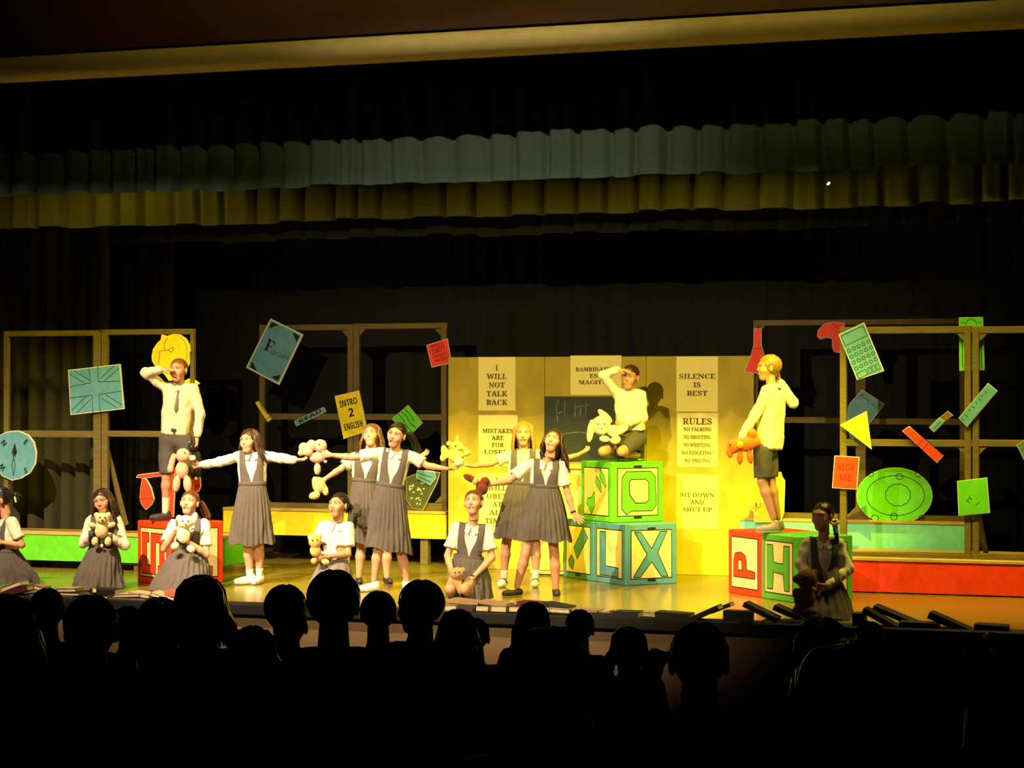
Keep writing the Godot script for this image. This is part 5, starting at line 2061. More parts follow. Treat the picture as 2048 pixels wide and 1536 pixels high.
# ================================================================ the cast
func build_cast() -> void:
	var pale := Color(0.52, 0.27, 0.17)
	var warm := Color(0.48, 0.235, 0.14)
	var olive := Color(0.40, 0.20, 0.11)
	var brown := Color(0.24, 0.13, 0.07)
	var dark := Color(0.10, 0.06, 0.045)
	var blonde := Color(0.74, 0.57, 0.28)
	var ginger := Color(0.46, 0.24, 0.10)
	var sandy := Color(0.50, 0.34, 0.17)
	var white := Color(0.80, 0.77, 0.70)
	var black := Color(0.025, 0.022, 0.02)
	var kneel_shoes := [["flat", [0, -1], black, black], ["flat", [0, -1], black, black]]
	# girl at the left end, kneeling, turned away to the left
	figure({"label": "kneeling girl in profile with a white hair bow, beside the tilted books", "base": [22, 1172], "d": 22.3, "head": [1, 1001, 0.0], "face": [-75, -12, 0], "skin": warm,
		"sh": [[2, 1046, -0.13], [24, 1044, 0.12]], "waist": [14, 1104, 0.0], "arm": [[[-12, 1085, -0.1], [-22, 1078, 0.0]], [[44, 1090, 0.14], [4, 1085, 0.16]]], "hand": [["grip"], ["grip"]],
		"leg": [[[-20, 1160, 0.0], [25, 1164, -0.06]], [[-18, 1162, 0.06], [25, 1164, 0.05]]], "skirt": {"hem": [20, 1172, 0.02], "floor": true, "r": [0.19, 0.24], "lump": 0.05, "pleats": 20}, "hair": {"style": "tied", "col": dark, "bow": [0.0, 0.03, -0.13]}})
	# girl with long brown hair hugging a bear
	figure({"label": "kneeling smiling girl with long brown hair hugging a cream bear", "base": [198, 1178], "d": 21.95, "head": [206, 1003, 0.02], "face": [-12, -4, -12], "skin": pale, "sleeve": "long",
		"sh": [[182, 1041, 0.0], [234, 1040, 0.0]], "waist": [207, 1096, 0.0], "arm": [[[167, 1086, 0.06], [187, 1064, 0.16]], [[249, 1090, 0.06], [217, 1071, 0.16]]], "hand": [["grip", [0.7, 0.7, 0.1], [0.5, 0, -0.8]], ["grip", [-0.8, 0.5, 0.1], [-0.5, 0, -0.8]]],
		"leg": [[[178, 1170, 0.3], [180, 1172, -0.12]], [[225, 1170, 0.3], [222, 1172, -0.12]]], "skirt": {"hem": [196, 1178, 0.08], "floor": true, "r": [0.25, 0.3], "lump": 0.07, "pleats": 24, "amp": 0.02}, "hair": {"style": "long", "col": brown, "len": 0.3, "wave": 0.012, "drift": 0.05}})
	# girl in front of the red block
	figure({"label": "kneeling singing girl with tied hair hugging a cream rabbit, before the red block", "base": [360, 1180], "d": 21.85, "head": [379, 1007, 0.02], "face": [-10, 14, 3], "skin": pale, "open": true,
		"sh": [[347, 1049, 0.0], [409, 1049, 0.0]], "waist": [378, 1100, 0.0], "arm": [[[328, 1098, 0.08], [354, 1058, 0.19]], [[413, 1109, 0.1], [370, 1079, 0.22]]], "hand": [["grip", [0.9, 0.4, 0], [0.2, 0, -1]], ["grip", [-0.8, 0.5, 0], [-0.2, 0, -1]]],
		"leg": [[[335, 1170, 0.32], [350, 1172, -0.12]], [[390, 1170, 0.32], [395, 1172, -0.12]]], "skirt": {"hem": [362, 1180, 0.08], "floor": true, "r": [0.3, 0.32], "lump": 0.06, "pleats": 26, "amp": 0.02}, "hair": {"style": "pony", "col": ginger, "len": 0.16, "root_x": 0.05, "drift": 0.05}})
	# boy on the red block shading his eyes
	var top := 0.62
	figure({"label": "boy in shorts on the red S block, one hand shading his eyes", "base": [350, 1036], "d": 22.55, "floor": top, "head": [357, 742, 0.02], "face": [-16, 6, -4], "skin": warm, "sleeve": "long", "pinafore": false, "loose": 0.012, "shirt_hem": 0.05,
		"sh": [[331, 775, 0.0], [388, 778, 0.0]], "waist": [351, 856, 0.0], "hip": [[335, 880, 0.0], [368, 880, 0.0]], "arm": [[[290, 746, 0.06], [323, 739, 0.15]], [[400, 830, 0.02], [394, 878, 0.05]]], "hand": [["open", [0.97, 0.06, 0.1], [0.0, -1.0, -0.3]], ["grip", [0, -1, 0.1], [-1, 0, 0]]],
		"leg": [[[333, 952, 0.03], [331, 1015, 0.0]], [[376, 952, 0.02], [384, 1015, 0.0]]], "shorts": true, "shorts_len": 0.97, "belt": true, "tie": plain(Color(0.42, 0.38, 0.34)), "sock_h": 0.1, "shirt_mat": cloth(Color(0.88, 0.83, 0.70), 0.85),
		"shoe": [["sneaker", [-0.9, 0.45], black, Color(0.05, 0.05, 0.05)], ["sneaker", [0.5, 0.85], black, Color(0.05, 0.05, 0.05)]], "hair": {"style": "short", "col": ginger}})
	# girl with both arms out
	figure({"label": "standing girl with long sleeves and both arms out, pink rabbit in one hand", "base": [506, 1168], "d": 22.45, "head": [499, 883, 0.02], "face": [-28, 4, -4], "skin": pale, "sleeve": "long",
		"sh": [[478, 912, 0.0], [530, 912, 0.0]], "waist": [505, 969, 0.0], "arm": [[[440, 924, 0.06], [402, 930, 0.14]], [[562, 916, 0.02], [590, 920, 0.05]]], "hand": [["grip", [-1, -0.1, 0.1], [0, 0.2, -1]], ["open", [1, 0.05, 0.1], [0.1, 1, 0.3]]],
		"leg": [[[496, 1092, 0.03], [500, 1152, 0.0]], [[518, 1092, 0.0], [519, 1150, -0.05]]], "skirt": {"hem": [502, 1088, 0.0], "r": [0.215, 0.17], "pleats": 24}, "shoe": [["sneaker", [-0.85, 0.5], white, white], ["sneaker", [-0.3, 0.95], white, white]], "sock_h": 0.05,
		"hair": {"style": "long", "col": brown, "len": 0.19, "wave": 0.008, "drift": 0.06}})
	# fair girl half hidden behind the black haired one
	figure({"label": "fair haired girl half hidden behind the black haired girl, holding a tan plush low", "base": [745, 1164], "d": 22.6, "head": [743, 872, 0.0], "face": [-14, 16, -6], "skin": pale, "open": false,
		"sh": [[707, 916, 0.0], [762, 912, 0.0]], "waist": [731, 962, 0.0], "arm": [[[681, 938, 0.05], [650, 958, 0.1]], [[800, 920, 0.0], [836, 914, 0.0]]], "hand": [["grip", [-0.7, -0.7, 0], [0, 0, -1]], ["open", [0.9, 0.4, 0.1], [-0.2, 0.8, 0.6]]],
		"leg": [[[722, 1096, 0.0], [718, 1154, 0.0]], [[773, 1100, 0.0], [774, 1154, 0.0]]], "skirt": {"hem": [734, 1086, 0.0], "r": [0.2, 0.17], "pleats": 24}, "shoe": [["flat", [0.1, 1], black, black], ["flat", [0.3, 1], black, black]], "hair": {"style": "long", "col": sandy, "len": 0.12, "wave": 0.006}})
	# black haired girl in front
	figure({"label": "black haired girl leaning her head, arms wide between a pink and a green plush", "base": [770, 1182], "d": 21.7, "head": [793, 871, 0.03], "face": [-18, 2, 12], "skin": pale, "open": true,
		"sh": [[761, 906, 0.0], [821, 912, 0.0]], "waist": [780, 972, 0.0], "arm": [[[704, 915, 0.04], [662, 910, 0.08]], [[856, 932, 0.04], [891, 937, 0.08]]], "hand": [["grip", [-1, 0.0, 0], [0, 0.3, -1]], ["open", [1, -0.05, 0.1], [0, 1, 0.2]]],
		"leg": [[[756, 1098, 0.05], [748, 1162, 0.02]], [[803, 1108, 0.0], [813, 1160, -0.05]]], "skirt": {"hem": [776, 1099, 0.0], "r": [0.225, 0.19], "pleats": 26}, "shoe": [["sneaker", [-0.8, 0.6], white, white], ["sneaker", [0.2, 1], white, white]], "socks": false,
		"hair": {"style": "pony", "col": Color(0.05, 0.035, 0.03), "len": 0.2, "root_x": 0.06, "drift": 0.06}, "brow": Color(0.02, 0.015, 0.01)})
	# kneeling girl in shirt without a pinafore
	figure({"label": "kneeling singing girl in a plain white shirt without pinafore", "base": [668, 1186], "d": 21.5, "head": [677, 1012, 0.02], "face": [-30, 10, 0], "skin": olive, "open": true, "pinafore": false, "loose": 0.006,
		"sh": [[646, 1053, 0.0], [697, 1054, 0.0]], "waist": [670, 1124, 0.0], "arm": [[[630, 1094, 0.06], [634, 1114, 0.18]], [[696, 1108, 0.08], [654, 1113, 0.2]]], "hand": [["grip", [0.2, -0.2, 1], [0.6, 0.6, 0]], ["grip", [-1, 0, 0.1], [0, 0.3, -1]]],
		"leg": [[[640, 1180, 0.3], [652, 1180, -0.12]], [[685, 1180, 0.3], [686, 1180, -0.12]]], "skirt": {"hem": [660, 1186, 0.1], "floor": true, "r": [0.22, 0.3], "lump": 0.04, "pleats": 12, "amp": 0.01}, "skirt_mat": cloth(Color(0.45, 0.42, 0.43), 0.9), "hair": {"style": "tied", "col": dark}})
	# kneeling girl with a small bear in her lap
	figure({"label": "kneeling girl with swept back hair, a small bear in her lap", "base": [934, 1203], "d": 20.85, "head": [947, 1007, 0.02], "face": [-14, 16, -3], "skin": pale, "open": true,
		"sh": [[913, 1056, 0.0], [974, 1061, 0.0]], "waist": [937, 1117, 0.0], "hip": [[915, 1150, -0.05], [955, 1150, -0.05]], "arm": [[[895, 1112, 0.04], [906, 1154, 0.2]], [[984, 1116, 0.04], [944, 1157, 0.22]]], "hand": [["grip", [0.3, -0.8, 0.2], [0.8, 0, 0.2]], ["grip", [-0.9, -0.4, 0.1], [0, 0, -1]]],
		"leg": [[[900, 1178, 0.33], [906, 1194, -0.06]], [[929, 1178, 0.33], [952, 1194, -0.06]]], "skirt": {"hem": [940, 1197, 0.03], "floor": true, "r": [0.21, 0.22], "lump": 0.05, "pleats": 18, "amp": 0.012, "bell": 0.55}, "watch": [1], "bare_knees": true, "shoe": kneel_shoes, "hair": {"style": "tied", "col": ginger, "root_y": 0.07}})
	# girl with long blonde hair, behind
	figure({"label": "standing girl with long straight blonde hair and arms stretched wide", "base": [1040, 1176], "d": 22.2, "head": [1047, 869, 0.0], "face": [-4, 4, 0], "skin": pale, "open": true,
		"sh": [[1020, 910, 0.0], [1073, 908, 0.0]], "waist": [1044, 968, 0.0], "arm": [[[984, 926, 0.04], [949, 932, 0.08]], [[1115, 922, 0.0], [1158, 909, 0.02]]], "hand": [["open", [-1, 0.12, 0], [0, 1, 0.4]], ["open", [0.85, 0.5, 0], [-0.3, 0.8, 0.4]]],
		"leg": [[[1012, 1090, 0.0], [1008, 1153, 0.0]], [[1072, 1092, 0.0], [1071, 1152, 0.0]]], "skirt": {"hem": [1040, 1077, 0.0], "r": [0.24, 0.2], "pleats": 26}, "shoe": [["sneaker", [-0.25, 1], white, white, black], ["sneaker", [-0.05, 1], white, white, black]], "sock_h": 0.04,
		"hair": {"style": "long", "col": blonde, "len": 0.3, "wave": 0.003}})
	# girl in front of her, head thrown back
	figure({"label": "standing brown haired girl in black flats with her head thrown back", "base": [1085, 1192], "d": 21.3, "head": [1106, 884, 0.02], "face": [-12, 22, 8], "skin": warm, "open": true,
		"sh": [[1060, 928, 0.02], [1123, 933, 0.0]], "waist": [1089, 974, 0.0], "arm": [[[1018, 962, 0.06], [984, 968, 0.12]], [[1135, 986, 0.02], [1147, 1026, 0.06]]], "hand": [["grip", [-1, 0, 0], [0, 0.2, -1]], ["open", [0.7, -0.7, 0.1], [0.0, 0.4, 0.9]]],
		"leg": [[[1051, 1108, 0.06], [1034, 1173, 0.04]], [[1109, 1112, 0.0], [1112, 1178, -0.02]]], "skirt": {"hem": [1091, 1080, 0.0], "r": [0.245, 0.21], "pleats": 28}, "shoe": [["flat", [-0.8, 0.6], black, black], ["flat", [0.05, 1], black, black]], "watch": [1],
		"hair": {"style": "long", "col": brown, "len": 0.22, "wave": 0.014, "drift": 0.05}})
	# boy kneeling on the green block
	figure({"label": "boy kneeling on the green Q block, one hand shading his eyes", "base": [1245, 918], "d": 22.75, "floor": 1.205, "head": [1260, 755, 0.03], "face": [-20, -2, 6], "skin": warm, "sleeve": "long", "pinafore": false, "loose": 0.014, "shirt_hem": 0.04,
		"sh": [[1235, 788, 0.0], [1283, 790, 0.0]], "waist": [1262, 850, 0.0], "hip": [[1252, 876, -0.02], [1276, 878, -0.02]], "arm": [[[1207, 751, 0.08], [1236, 739, 0.14]], [[1286, 836, 0.04], [1250, 848, 0.2]]], "hand": [["open", [0.97, -0.1, 0.15], [0.1, -1, -0.3]], ["grip", [-1, 0.1, 0.1], [0, 0.2, -1]]],
		"leg": [[[1206, 903, 0.25], [1240, 912, -0.12]], [[1243, 903, 0.25], [1279, 912, -0.12]]], "shorts": true, "shorts_len": 0.86, "shoe": [["sneaker", [0.2, -1], black, white], ["sneaker", [0.2, -1], black, white]], "socks": false, "hair": {"style": "short", "col": brown}})
	# boy in profile on the right pair of blocks
	figure({"label": "boy in profile in a loose shirt and shorts on the P block", "base": [1540, 1056], "d": 21.0, "floor": 0.605, "head": [1537, 737, 0.0], "face": [-82, 4, 0], "skin": warm, "sleeve": "long", "pinafore": false, "loose": 0.022, "shirt_hem": 0.12,
		"sh": [[1556, 780, -0.13], [1534, 782, 0.12]], "waist": [1541, 868, 0.0], "hip": [[1536, 900, -0.07], [1526, 902, 0.07]], "arm": [[[1586, 806, -0.16], [1558, 760, -0.12]], [[1506, 838, 0.16], [1483, 875, 0.18]]], "hand": [["open", [-0.1, 1, 0.1], [-1, 0, 0]], ["grip", [-0.5, -0.85, 0], [0.2, 0, -1]]],
		"leg": [[[1541, 962, -0.06], [1556, 1036, -0.06]], [[1524, 962, 0.07], [1547, 1036, 0.06]]], "shorts": true, "shorts_len": 0.93, "shoe": [["sneaker", [-1, 0.1], Color(0.22, 0.17, 0.12), white], ["sneaker", [-1, 0.15], Color(0.28, 0.22, 0.15), white]], "socks": false, "hair": {"style": "short", "col": Color(0.62, 0.46, 0.2), "puff": 0.004}})
	# girl in the shade on the right
	figure({"label": "girl with a dark braid sitting in the shade before the green H block", "base": [1646, 1240], "d": 19.25, "head": [1645, 1034, 0.02], "face": [-38, 0, 0], "skin": warm, "sleeve": "long",
		"sh": [[1616, 1087, 0.0], [1678, 1089, 0.0]], "waist": [1648, 1160, 0.0], "arm": [[[1602, 1128, 0.04], [1618, 1172, 0.16]], [[1696, 1140, 0.05], [1656, 1172, 0.2]]], "hand": [["grip", [0.5, -0.6, 0.3], [0.5, 0, -0.6]], ["grip", [-1, -0.1, 0.1], [0, 0, -1]]],
		"leg": [[[1612, 1228, 0.3], [1625, 1230, -0.1]], [[1670, 1228, 0.3], [1665, 1230, -0.1]]], "skirt": {"hem": [1646, 1238, 0.06], "floor": true, "r": [0.26, 0.28], "lump": 0.04, "pleats": 20}, "hair": {"style": "braids", "col": dark, "sides": [1.0], "bow": [0.092, -0.05, -0.03]}})

# ================================================================ plush toys
# blobs: [px, py, towards viewer, rx, ry, rz (cm), tilt]; bits: [name, px, py, towards, radius cm, colour]
func toy(label: String, d: float, col: Color, blobs: Array, bits: Array, patches: Array = []) -> void:
	var c := at_depth(blobs[0][0], blobs[0][1], d)
	var o := thing("plush_toy", label, "plush toy", c, "plush toys held by the cast")
	var lo := c
	var hi := c
	for b in blobs + patches:
		var p := at_depth(b[0], b[1], d - b[2])
		var m := Vector3.ONE * maxf(b[3], b[4]) * 0.01
		lo = lo.min(p - m)
		hi = hi.max(p + m)
	var f := Field.new(lo, hi, 0.007)
	for b in blobs:
		f.ell(at_depth(b[0], b[1], d - b[2]), Vector3(b[3], b[4], b[5]) * 0.01, 0.016, view * Basis(Vector3.BACK, deg_to_rad(b[6] if b.size() > 6 else 0.0)))
	var mb := MB.new()
	f.net(mb)
	noise_push(mb, 0, 0, 0.004, Vector3(60, 60, 60), 3)
	mb.commit(self, "body", fur(col), o, c)
	for b in patches:
		f = Field.new(at_depth(b[0], b[1], d - b[2]) - Vector3.ONE * maxf(b[3], b[4]) * 0.012, at_depth(b[0], b[1], d - b[2]) + Vector3.ONE * maxf(b[3], b[4]) * 0.012, 0.006)
		f.ell(at_depth(b[0], b[1], d - b[2]), Vector3(b[3], b[4], b[5]) * 0.01, 0.01, view * Basis(Vector3.BACK, deg_to_rad(b[6])))
		mb = MB.new()
		f.net(mb)
		noise_push(mb, 0, 0, 0.003, Vector3(60, 60, 60), 4)
		mb.commit(self, b[8], fur(b[7]), o, c)
	for b in bits:
		mb = MB.new()
		mb.ellipsoid(Transform3D(view, at_depth(b[1], b[2], d - b[3])), Vector3.ONE * b[4] * 0.01, 10)
		mb.commit(self, b[0], plain(b[5], 0.3), o, c)

func fur(col: Color) -> StandardMaterial3D:
	var key := "fur" + col.to_html()
	if not M.has(key):
		var m := mat(col, 0.95, "cloth", 9.0)
		m.rim_enabled = true
		m.rim = 0.5
		m.rim_tint = 0.7
		M[key] = m
	return M[key]

func build_plush() -> void:
	var cream := Color(0.93, 0.82, 0.62)
	var ivory := Color(0.95, 0.89, 0.74)
	var pink := Color(0.93, 0.66, 0.56)
	var black := Color(0.04, 0.035, 0.035)
	var eye := Color(0.02, 0.015, 0.01)
	toy("cream bear hugged by the smiling girl with long brown hair", 21.77, cream,
		[[203, 1060, 0.0, 6.5, 8, 5.5], [205, 1037, 0.02, 6.6, 5.6, 5.6], [193, 1030, 0.02, 2.5, 2.5, 1.8], [217, 1029, 0.02, 2.5, 2.5, 1.8], [184, 1050, 0.03, 4.2, 2.5, 2.5, -20], [223, 1050, 0.03, 4.2, 2.5, 2.5, 25], [190, 1083, 0.03, 3.3, 4.5, 3.3], [216, 1083, 0.03, 3.3, 4.5, 3.3], [204, 1092, 0.0, 1.6, 2.2, 1.6]],
		[["eye", 200, 1035, 0.075, 0.8, eye], ["eye", 210, 1035, 0.075, 0.8, eye], ["nose", 205, 1041, 0.08, 1.0, eye]])
	toy("cream rabbit hugged by the girl before the red block", 21.62, ivory,
		[[367, 1068, 0.0, 6.5, 9, 5], [371, 1044, 0.02, 7.2, 6.5, 6], [388, 1038, 0.0, 3.2, 6.5, 2.4, -18], [358, 1036, 0.0, 2.8, 3.0, 2.4], [350, 1092, 0.03, 4.2, 3.6, 3.4, 35], [382, 1098, 0.03, 4.2, 3.6, 3.4, -30]],
		[["eye", 366, 1042, 0.08, 0.7, eye], ["eye", 376, 1042, 0.08, 0.7, eye], ["nose", 371, 1048, 0.085, 0.9, Color(0.7, 0.35, 0.3)]])
	toy("pink rabbit with long ears held out by the girl with long sleeves", 22.27, pink,
		[[364, 940, 0.0, 6.3, 8.5, 5.8], [366, 911, 0.01, 6.8, 7.0, 6.2], [344, 925, 0.0, 3.0, 9.5, 2.4, -14], [341, 938, 0.0, 3.2, 4.0, 2.6], [353, 968, 0.01, 3.8, 8.2, 3.8, -6], [375, 968, 0.01, 4.0, 8.2, 3.8, 6]],
		[["eye", 369, 905, 0.075, 0.7, eye], ["tail", 385, 916, 0.02, 3.3, ivory]])
	toy("black cat with white paws hanging from the boy's hand above the pink rabbit", 22.52, black,
		[[394, 920, 0.0, 4.2, 9.5, 4.0], [385, 894, 0.02, 5.0, 4.6, 4.4], [379, 885, 0.02, 1.5, 2.6, 1.2, 15], [393, 885, 0.02, 1.5, 2.6, 1.2, -15], [386, 948, 0.01, 2.6, 5.5, 2.6, 12], [398, 945, 0.0, 2.4, 5.5, 2.4, -8]],
		[["paw", 392, 957, 0.025, 1.9, ivory], ["ear_tip", 379, 884, 0.03, 0.7, ivory], ["eye", 383, 893, 0.066, 0.6, Color(0.7, 0.6, 0.1)]])
	toy("pink octopus plush held up between two girls", 21.78, pink,
		[[634, 915, 0.0, 7.5, 5.2, 5.5], [641, 892, 0.01, 6.2, 6.4, 5.5, 20], [623, 891, 0.02, 4.8, 5.6, 4.6], [607, 895, 0.02, 4.4, 4.8, 4.2], [602, 906, 0.02, 3.0, 3.0, 2.8], [615, 904, 0.03, 5.0, 4.0, 4.0], [635, 938, 0.0, 3.3, 6.0, 3.2]],
		[["tag", 651, 923, 0.02, 1.6, Color(0.95, 0.93, 0.88)], ["eye", 638, 888, 0.072, 0.7, eye]])
	toy("pale tan dog plush hanging head down from the fair girl's hand", 22.5, Color(0.86, 0.72, 0.46),
		[[638, 970, 0.0, 6.6, 8.0, 5.5, 12], [629, 991, 0.01, 5.6, 3.9, 4.2, 15], [651, 981, 0.0, 3.0, 5.2, 2.8, 8], [630, 962, 0.02, 3.0, 4.5, 3.0]],
		[["nose", 621, 993, 0.03, 0.9, eye]])
	toy("pale green dragon plush held up on the black haired girl's palm", 21.6, Color(0.80, 0.86, 0.36),
		[[912, 911, 0.0, 7.4, 7.6, 6.0], [915, 893, 0.02, 6.0, 4.8, 5.0, -15], [914, 877, 0.01, 1.5, 3.4, 1.4, -8], [898, 887, 0.01, 2.6, 2.6, 2.0, 20], [890, 904, -0.01, 3.6, 6.6, 2.0, 18], [934, 907, 0.03, 4.2, 2.2, 2.2, 25], [931, 899, 0.02, 2.5, 2.2, 2.2], [886, 915, -0.01, 3.0, 4.0, 1.8, -10]],
		[["eye", 911, 892, 0.07, 0.8, eye]], [[918, 924, 0.03, 4.6, 4.8, 4.4, 0.0, Color(0.80, 0.86, 0.72), "belly"]])
	toy("tan bear held by the girl in the plain white shirt", 21.24, Color(0.86, 0.68, 0.40),
		[[631, 1101, 0.0, 5.2, 6.0, 4.6], [630, 1082, 0.02, 6.0, 6.8, 5.0, 8], [620, 1073, 0.02, 2.4, 2.4, 1.6], [640, 1071, 0.02, 2.4, 2.4, 1.6], [651, 1124, 0.04, 4.0, 2.8, 3.0, -15], [628, 1122, 0.04, 3.0, 3.0, 3.0]],
		[["eye", 625, 1080, 0.075, 0.7, eye], ["eye", 634, 1079, 0.075, 0.7, eye]], [[630, 1083, 0.035, 4.2, 5.0, 3.2, 8.0, Color(0.74, 0.48, 0.2), "face"]])
	toy("small tan bear in the lap of the girl with swept back hair", 20.56, Color(0.70, 0.56, 0.38),
		[[914, 1166, 0.0, 5.0, 6.2, 4.6], [914, 1147, 0.02, 6.6, 5.6, 5.2, 12], [901, 1141, 0.02, 2.4, 2.4, 1.8], [926, 1140, 0.02, 2.4, 2.4, 1.8], [902, 1170, 0.03, 2.8, 4.8, 2.8, -10], [920, 1178, 0.03, 2.8, 5.2, 2.8, 4]],
		[["eye", 910, 1145, 0.075, 0.7, eye], ["eye", 918, 1144, 0.075, 0.7, eye]])
	toy("dark brown dog plush with a pale band held out over the kneeling girl", 21.15, Color(0.42, 0.17, 0.06),
		[[964, 976, 0.0, 5.6, 6.6, 4.6, 15], [941, 957, 0.01, 7.4, 3.2, 3.2, -27], [955, 986, 0.0, 5.2, 3.4, 3.4, 30], [970, 962, 0.0, 4.2, 3.8, 3.6]],
		[["eye", 938, 953, 0.045, 0.6, eye]], [[951, 962, 0.02, 3.0, 3.8, 3.4, -27.0, Color(0.82, 0.66, 0.42), "collar_band"]])
	toy("big cream rabbit with hanging ears held by the boy on the green block", 22.5, ivory,
		[[1202, 851, 0.0, 9.2, 9.4, 8.0], [1181, 862, 0.0, 3.4, 11.5, 2.6, -8], [1210, 832, -0.01, 3.2, 9.2, 2.6, 48], [1204, 862, 0.05, 4.6, 3.6, 4.0], [1228, 862, 0.0, 7.0, 6.0, 5.5], [1241, 860, 0.03, 8.4, 4.2, 4.0, 26], [1209, 878, 0.04, 5.2, 3.3, 3.6, -6], [1231, 880, 0.05, 5.2, 4.2, 4.0, 20]],
		[["eye", 1196, 848, 0.085, 0.8, eye], ["eye", 1209, 848, 0.085, 0.8, eye], ["nose", 1203, 857, 0.095, 0.9, Color(0.6, 0.3, 0.25)]])
	toy("orange dog plush hanging from the hand of the boy in profile", 20.8, Color(0.90, 0.42, 0.08),
		[[1494, 888, 0.0, 9.5, 6.6, 5.5, 16], [1467, 893, 0.01, 5.6, 6.4, 5.0, 14], [1459, 905, 0.02, 3.0, 5.0, 2.4, 8], [1480, 916, 0.01, 2.7, 6.2, 2.7, -4], [1500, 914, 0.01, 2.9, 6.2, 2.8, 8], [1504, 868, 0.0, 4.6, 5.0, 4.2], [1514, 884, 0.0, 3.4, 4.6, 3.0]],
		[["nose", 1460, 890, 0.05, 0.9, eye]], [[1480, 890, 0.045, 3.4, 3.6, 2.6, 0.0, Color(0.92, 0.62, 0.12), "spot"]])
	toy("brown teddy bear on the lap of the shaded girl", 18.98, Color(0.42, 0.29, 0.17),
		[[1609, 1196, 0.0, 9.0, 9.6, 7.0], [1613, 1158, 0.03, 8.6, 8.2, 7.6], [1593, 1158, 0.03, 3.2, 3.6, 2.4], [1629, 1146, 0.0, 3.0, 3.2, 2.2], [1598, 1222, 0.06, 5.5, 4.0, 4.4], [1623, 1224, 0.06, 5.5, 4.0, 4.4], [1594, 1190, 0.04, 3.6, 6.0, 3.4, 12]],
		[["eye", 1604, 1156, 0.105, 0.8, eye], ["nose", 1603, 1166, 0.11, 1.1, eye]])

# ================================================================ audience, seen from behind
# px, top: crown of the head; wide: width of the head with its hair in pixels
func spectator(label: String, px: float, top: float, wide: float, hairdo: Dictionary, kid: float = 1.0, turn: float = 0.0, cloth_col: Color = Color(0.06, 0.055, 0.06)) -> void:
	var s := 0.182 * kid * FPX / wide
	var k := FPX / s * kid
	var cx := px
	var R := {
		"label": label, "d": s, "base": [cx, top + 1.2 * k], "cell": 0.028, "size": 1.0 * kid,
		"head": [cx, top + 0.112 * k, 0.0], "face": [180.0 + turn, 0, 0], "head_size": 1.02, "skin": Color(0.5, 0.3, 0.2),
		"sh": [[cx + 0.15 * k, top + 0.31 * k, 0.0], [cx - 0.15 * k, top + 0.31 * k, 0.0]], "waist": [cx, top + 0.70 * k, 0.02],
		"hip": [[cx + 0.09 * k, top + 0.82 * k, 0.0], [cx - 0.09 * k, top + 0.82 * k, 0.0]],
		"arm": [[[cx + 0.2 * k, top + 0.58 * k, 0.0], [cx + 0.13 * k, top + 0.72 * k, -0.2]], [[cx - 0.2 * k, top + 0.58 * k, 0.0], [cx - 0.13 * k, top + 0.72 * k, -0.2]]],
		"leg": [[[cx + 0.1 * k, top + 0.83 * k, -0.4], [cx + 0.1 * k, top + 1.22 * k, -0.4]], [[cx - 0.1 * k, top + 0.83 * k, -0.4], [cx - 0.1 * k, top + 1.22 * k, -0.4]]],
		"hand": [["grip"], ["grip"]], "sleeve": "long", "pinafore": false, "loose": 0.012, "shirt_hem": 0.1, "shorts": true, "shorts_len": 1.0, "shirt_mat": cloth_for(cloth_col), "hair": hairdo, "group": "audience",
	}
	var head_top := at_depth(px, top, s)
	var hip := at_depth(cx, top + 0.82 * k, s)
	var fy := minf(house_floor_y(head_top.z), hip.y - 0.25)
	R.floor = fy
	var o := figure(R)
	# the seat
	var sy := hip.y - 0.1 * kid
	var c := Vector3(hip.x, fy, hip.z)
	var back := view.z
	back.y = 0
	back = back.normalized()
	var b := Basis(view.x, Vector3.UP, back)
	var seat := thing("auditorium_seat", "dark tip-up seat under the " + String(hairdo.seat), "seat", c, "auditorium seats")
	var mb := MB.new()
	mb.box(Transform3D(b, c + Vector3.UP * (sy - fy - 0.04) - back * 0.14), Vector3(0.48, 0.08, 0.46), 0.02)
	mb.commit(self, "cushion", M.seat_cloth, seat, c)
	mb = MB.new()
	mb.box(Transform3D(b * Basis(Vector3.RIGHT, 0.12), c + Vector3.UP * (sy - fy + 0.2) + back * 0.17), Vector3(0.48, 0.5, 0.05), 0.02)
	mb.commit(self, "backrest", M.seat_cloth, seat, c)
	mb = MB.new()
	mb.box(Transform3D(b, c + Vector3.UP * (sy - fy - 0.08) * 0.5 - back * 0.1), Vector3(0.1, sy - fy - 0.08, 0.2), 0.01)
	mb.commit(self, "pedestal", M.black_metal, seat, c)

func cloth_for(col: Color) -> StandardMaterial3D:
	var key := "cl" + col.to_html()
	if not M.has(key):
		M[key] = cloth(col, 0.9)
	return M[key]

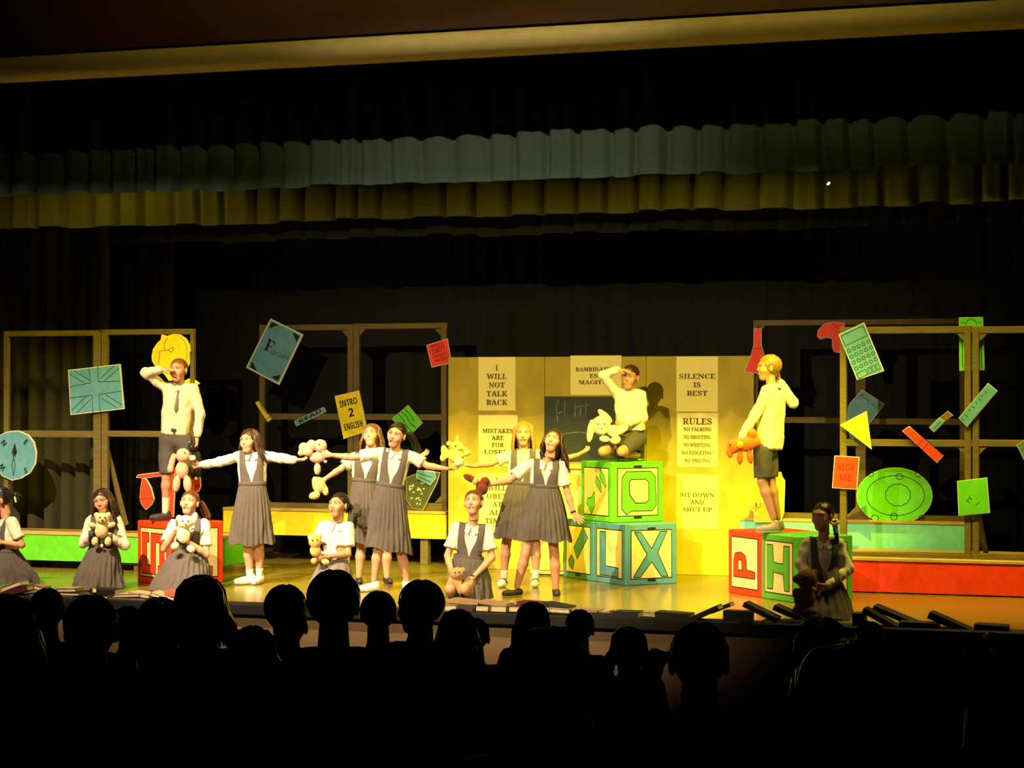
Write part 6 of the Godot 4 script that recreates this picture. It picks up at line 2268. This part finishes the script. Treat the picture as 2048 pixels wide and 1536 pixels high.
func build_audience() -> void:
	var dark := Color(0.07, 0.05, 0.04)
	var brown := Color(0.30, 0.19, 0.11)
	var fair := Color(0.74, 0.58, 0.32)
	var grey := Color(0.42, 0.38, 0.33)
	# far rows first
	spectator("audience member with dark short hair below the bear-hugging girl", 96, 1181, 72, {"style": "short", "col": dark, "seat": "short-haired viewer below the bear hugger"}, 1.0)
	spectator("audience member mostly hidden beside the close-cropped head", 256, 1216, 62, {"style": "short", "col": brown, "seat": "viewer hidden beside the cropped head"}, 0.95)
	spectator("audience member with bushy dark hair below the red S block", 320, 1206, 92, {"style": "down", "col": dark, "len": 0.1, "puff": 0.01, "seat": "bushy-haired viewer"}, 1.0)
	spectator("audience member with rough dark hair below the girl without pinafore", 571, 1180, 80, {"style": "short", "col": dark, "puff": 0.012, "seat": "rough-haired viewer"}, 1.0)
	spectator("audience member with flat dark hair beside the tall round head", 757, 1188, 74, {"style": "short", "col": dark, "puff": 0.003, "seat": "flat-haired viewer"}, 1.0)
	spectator("audience member looking aside with short hair, below the black haired girl", 838, 1168, 82, {"style": "short", "col": dark, "puff": 0.006, "seat": "viewer looking aside"}, 1.0, 50.0)
	spectator("audience member peeping out beside the pointed long-haired head", 950, 1240, 62, {"style": "short", "col": brown, "seat": "viewer peeping out"}, 0.9)
	spectator("audience member with shoulder-length hair below the black flats", 1065, 1207, 62, {"style": "long", "col": brown, "len": 0.16, "seat": "viewer below the black flats"}, 0.95)
	spectator("audience member with a short neat haircut below the teal blocks", 1159, 1223, 62, {"style": "short", "col": dark, "seat": "neatly cropped viewer"}, 0.95)
	spectator("audience member with a smooth egg-shaped head of fair hair below the X block", 1257, 1257, 68, {"style": "down", "col": fair, "len": 0.06, "part": false, "seat": "smooth fair-haired viewer"}, 0.9)
	spectator("audience member half hidden behind the shaded girl's spectator", 1738, 1247, 66, {"style": "short", "col": dark, "seat": "half hidden viewer on the right"}, 0.95)
	# middle rows
	spectator("audience member with long hair parted to a point, below the small bear", 915, 1223, 74, {"style": "long", "col": dark, "len": 0.22, "seat": "viewer with hair parted to a point"}, 0.95)
	spectator("audience child in front of the rough dark hair", 581, 1213, 72, {"style": "short", "col": brown, "seat": "child before the rough-haired viewer"}, 0.8)
	spectator("audience member with dark hair to the neck, below the singing girl by the red block", 403, 1156, 98, {"style": "down", "col": dark, "len": 0.12, "drift": 0.03, "seat": "dark viewer by the red block"}, 1.0)
	spectator("audience member with a tall round dark head below the girl without pinafore", 668, 1151, 104, {"style": "short", "col": dark, "puff": 0.008, "seat": "tall round-headed viewer"}, 1.0)
	spectator("audience member with close-cropped hair and bare neck below the green riser", 183, 1197, 114, {"style": "short", "col": grey, "seat": "close-cropped viewer"}, 1.0)
	spectator("audience child with a low round head below the girl with long sleeves", 505, 1258, 92, {"style": "down", "col": dark, "len": 0.08, "seat": "low round-headed child"}, 0.85)
	spectator("audience member with long fair hair at the end of the row by the tilted books", 18, 1196, 116, {"style": "long", "col": fair, "len": 0.3, "drift": 0.03, "seat": "fair viewer at the row end"}, 1.0)
	spectator("audience member with a dark ponytail at the side", 1398, 1253, 126, {"style": "pony", "col": dark, "len": 0.13, "root_x": 0.1, "root_y": 0.03, "root_z": -0.05, "root_out": 14.0, "seat": "viewer with the ponytail"}, 1.0)
	spectator("audience member right below the shaded girl with the braid", 1642, 1246, 124, {"style": "short", "col": dark, "puff": 0.004, "seat": "viewer below the shaded girl"}, 1.0)
	spectator("audience child low beside the big curly head", 1558, 1346, 84, {"style": "short", "col": dark, "seat": "child beside the curly head"}, 0.8)
	# near row
	spectator("audience member with long blonde hair spread over the shoulders", 1092, 1269, 168, {"style": "long", "col": Color(0.86, 0.73, 0.46), "len": 0.42, "puff": 0.006, "drift": 0.06, "part": false, "seat": "long blonde viewer"}, 1.0)
	spectator("audience member with a big head of loose curls", 1692, 1316, 196, {"style": "down", "col": brown, "len": 0.12, "puff": 0.022, "wave": 0.02, "part": false, "seat": "curly viewer"}, 1.0)
	spectator("audience member with hair gathered in a bun below the end of the red riser", 1972, 1280, 156, {"style": "tied", "col": brown, "root_y": 0.09, "puff": 0.004, "seat": "viewer with the bun"}, 1.0)
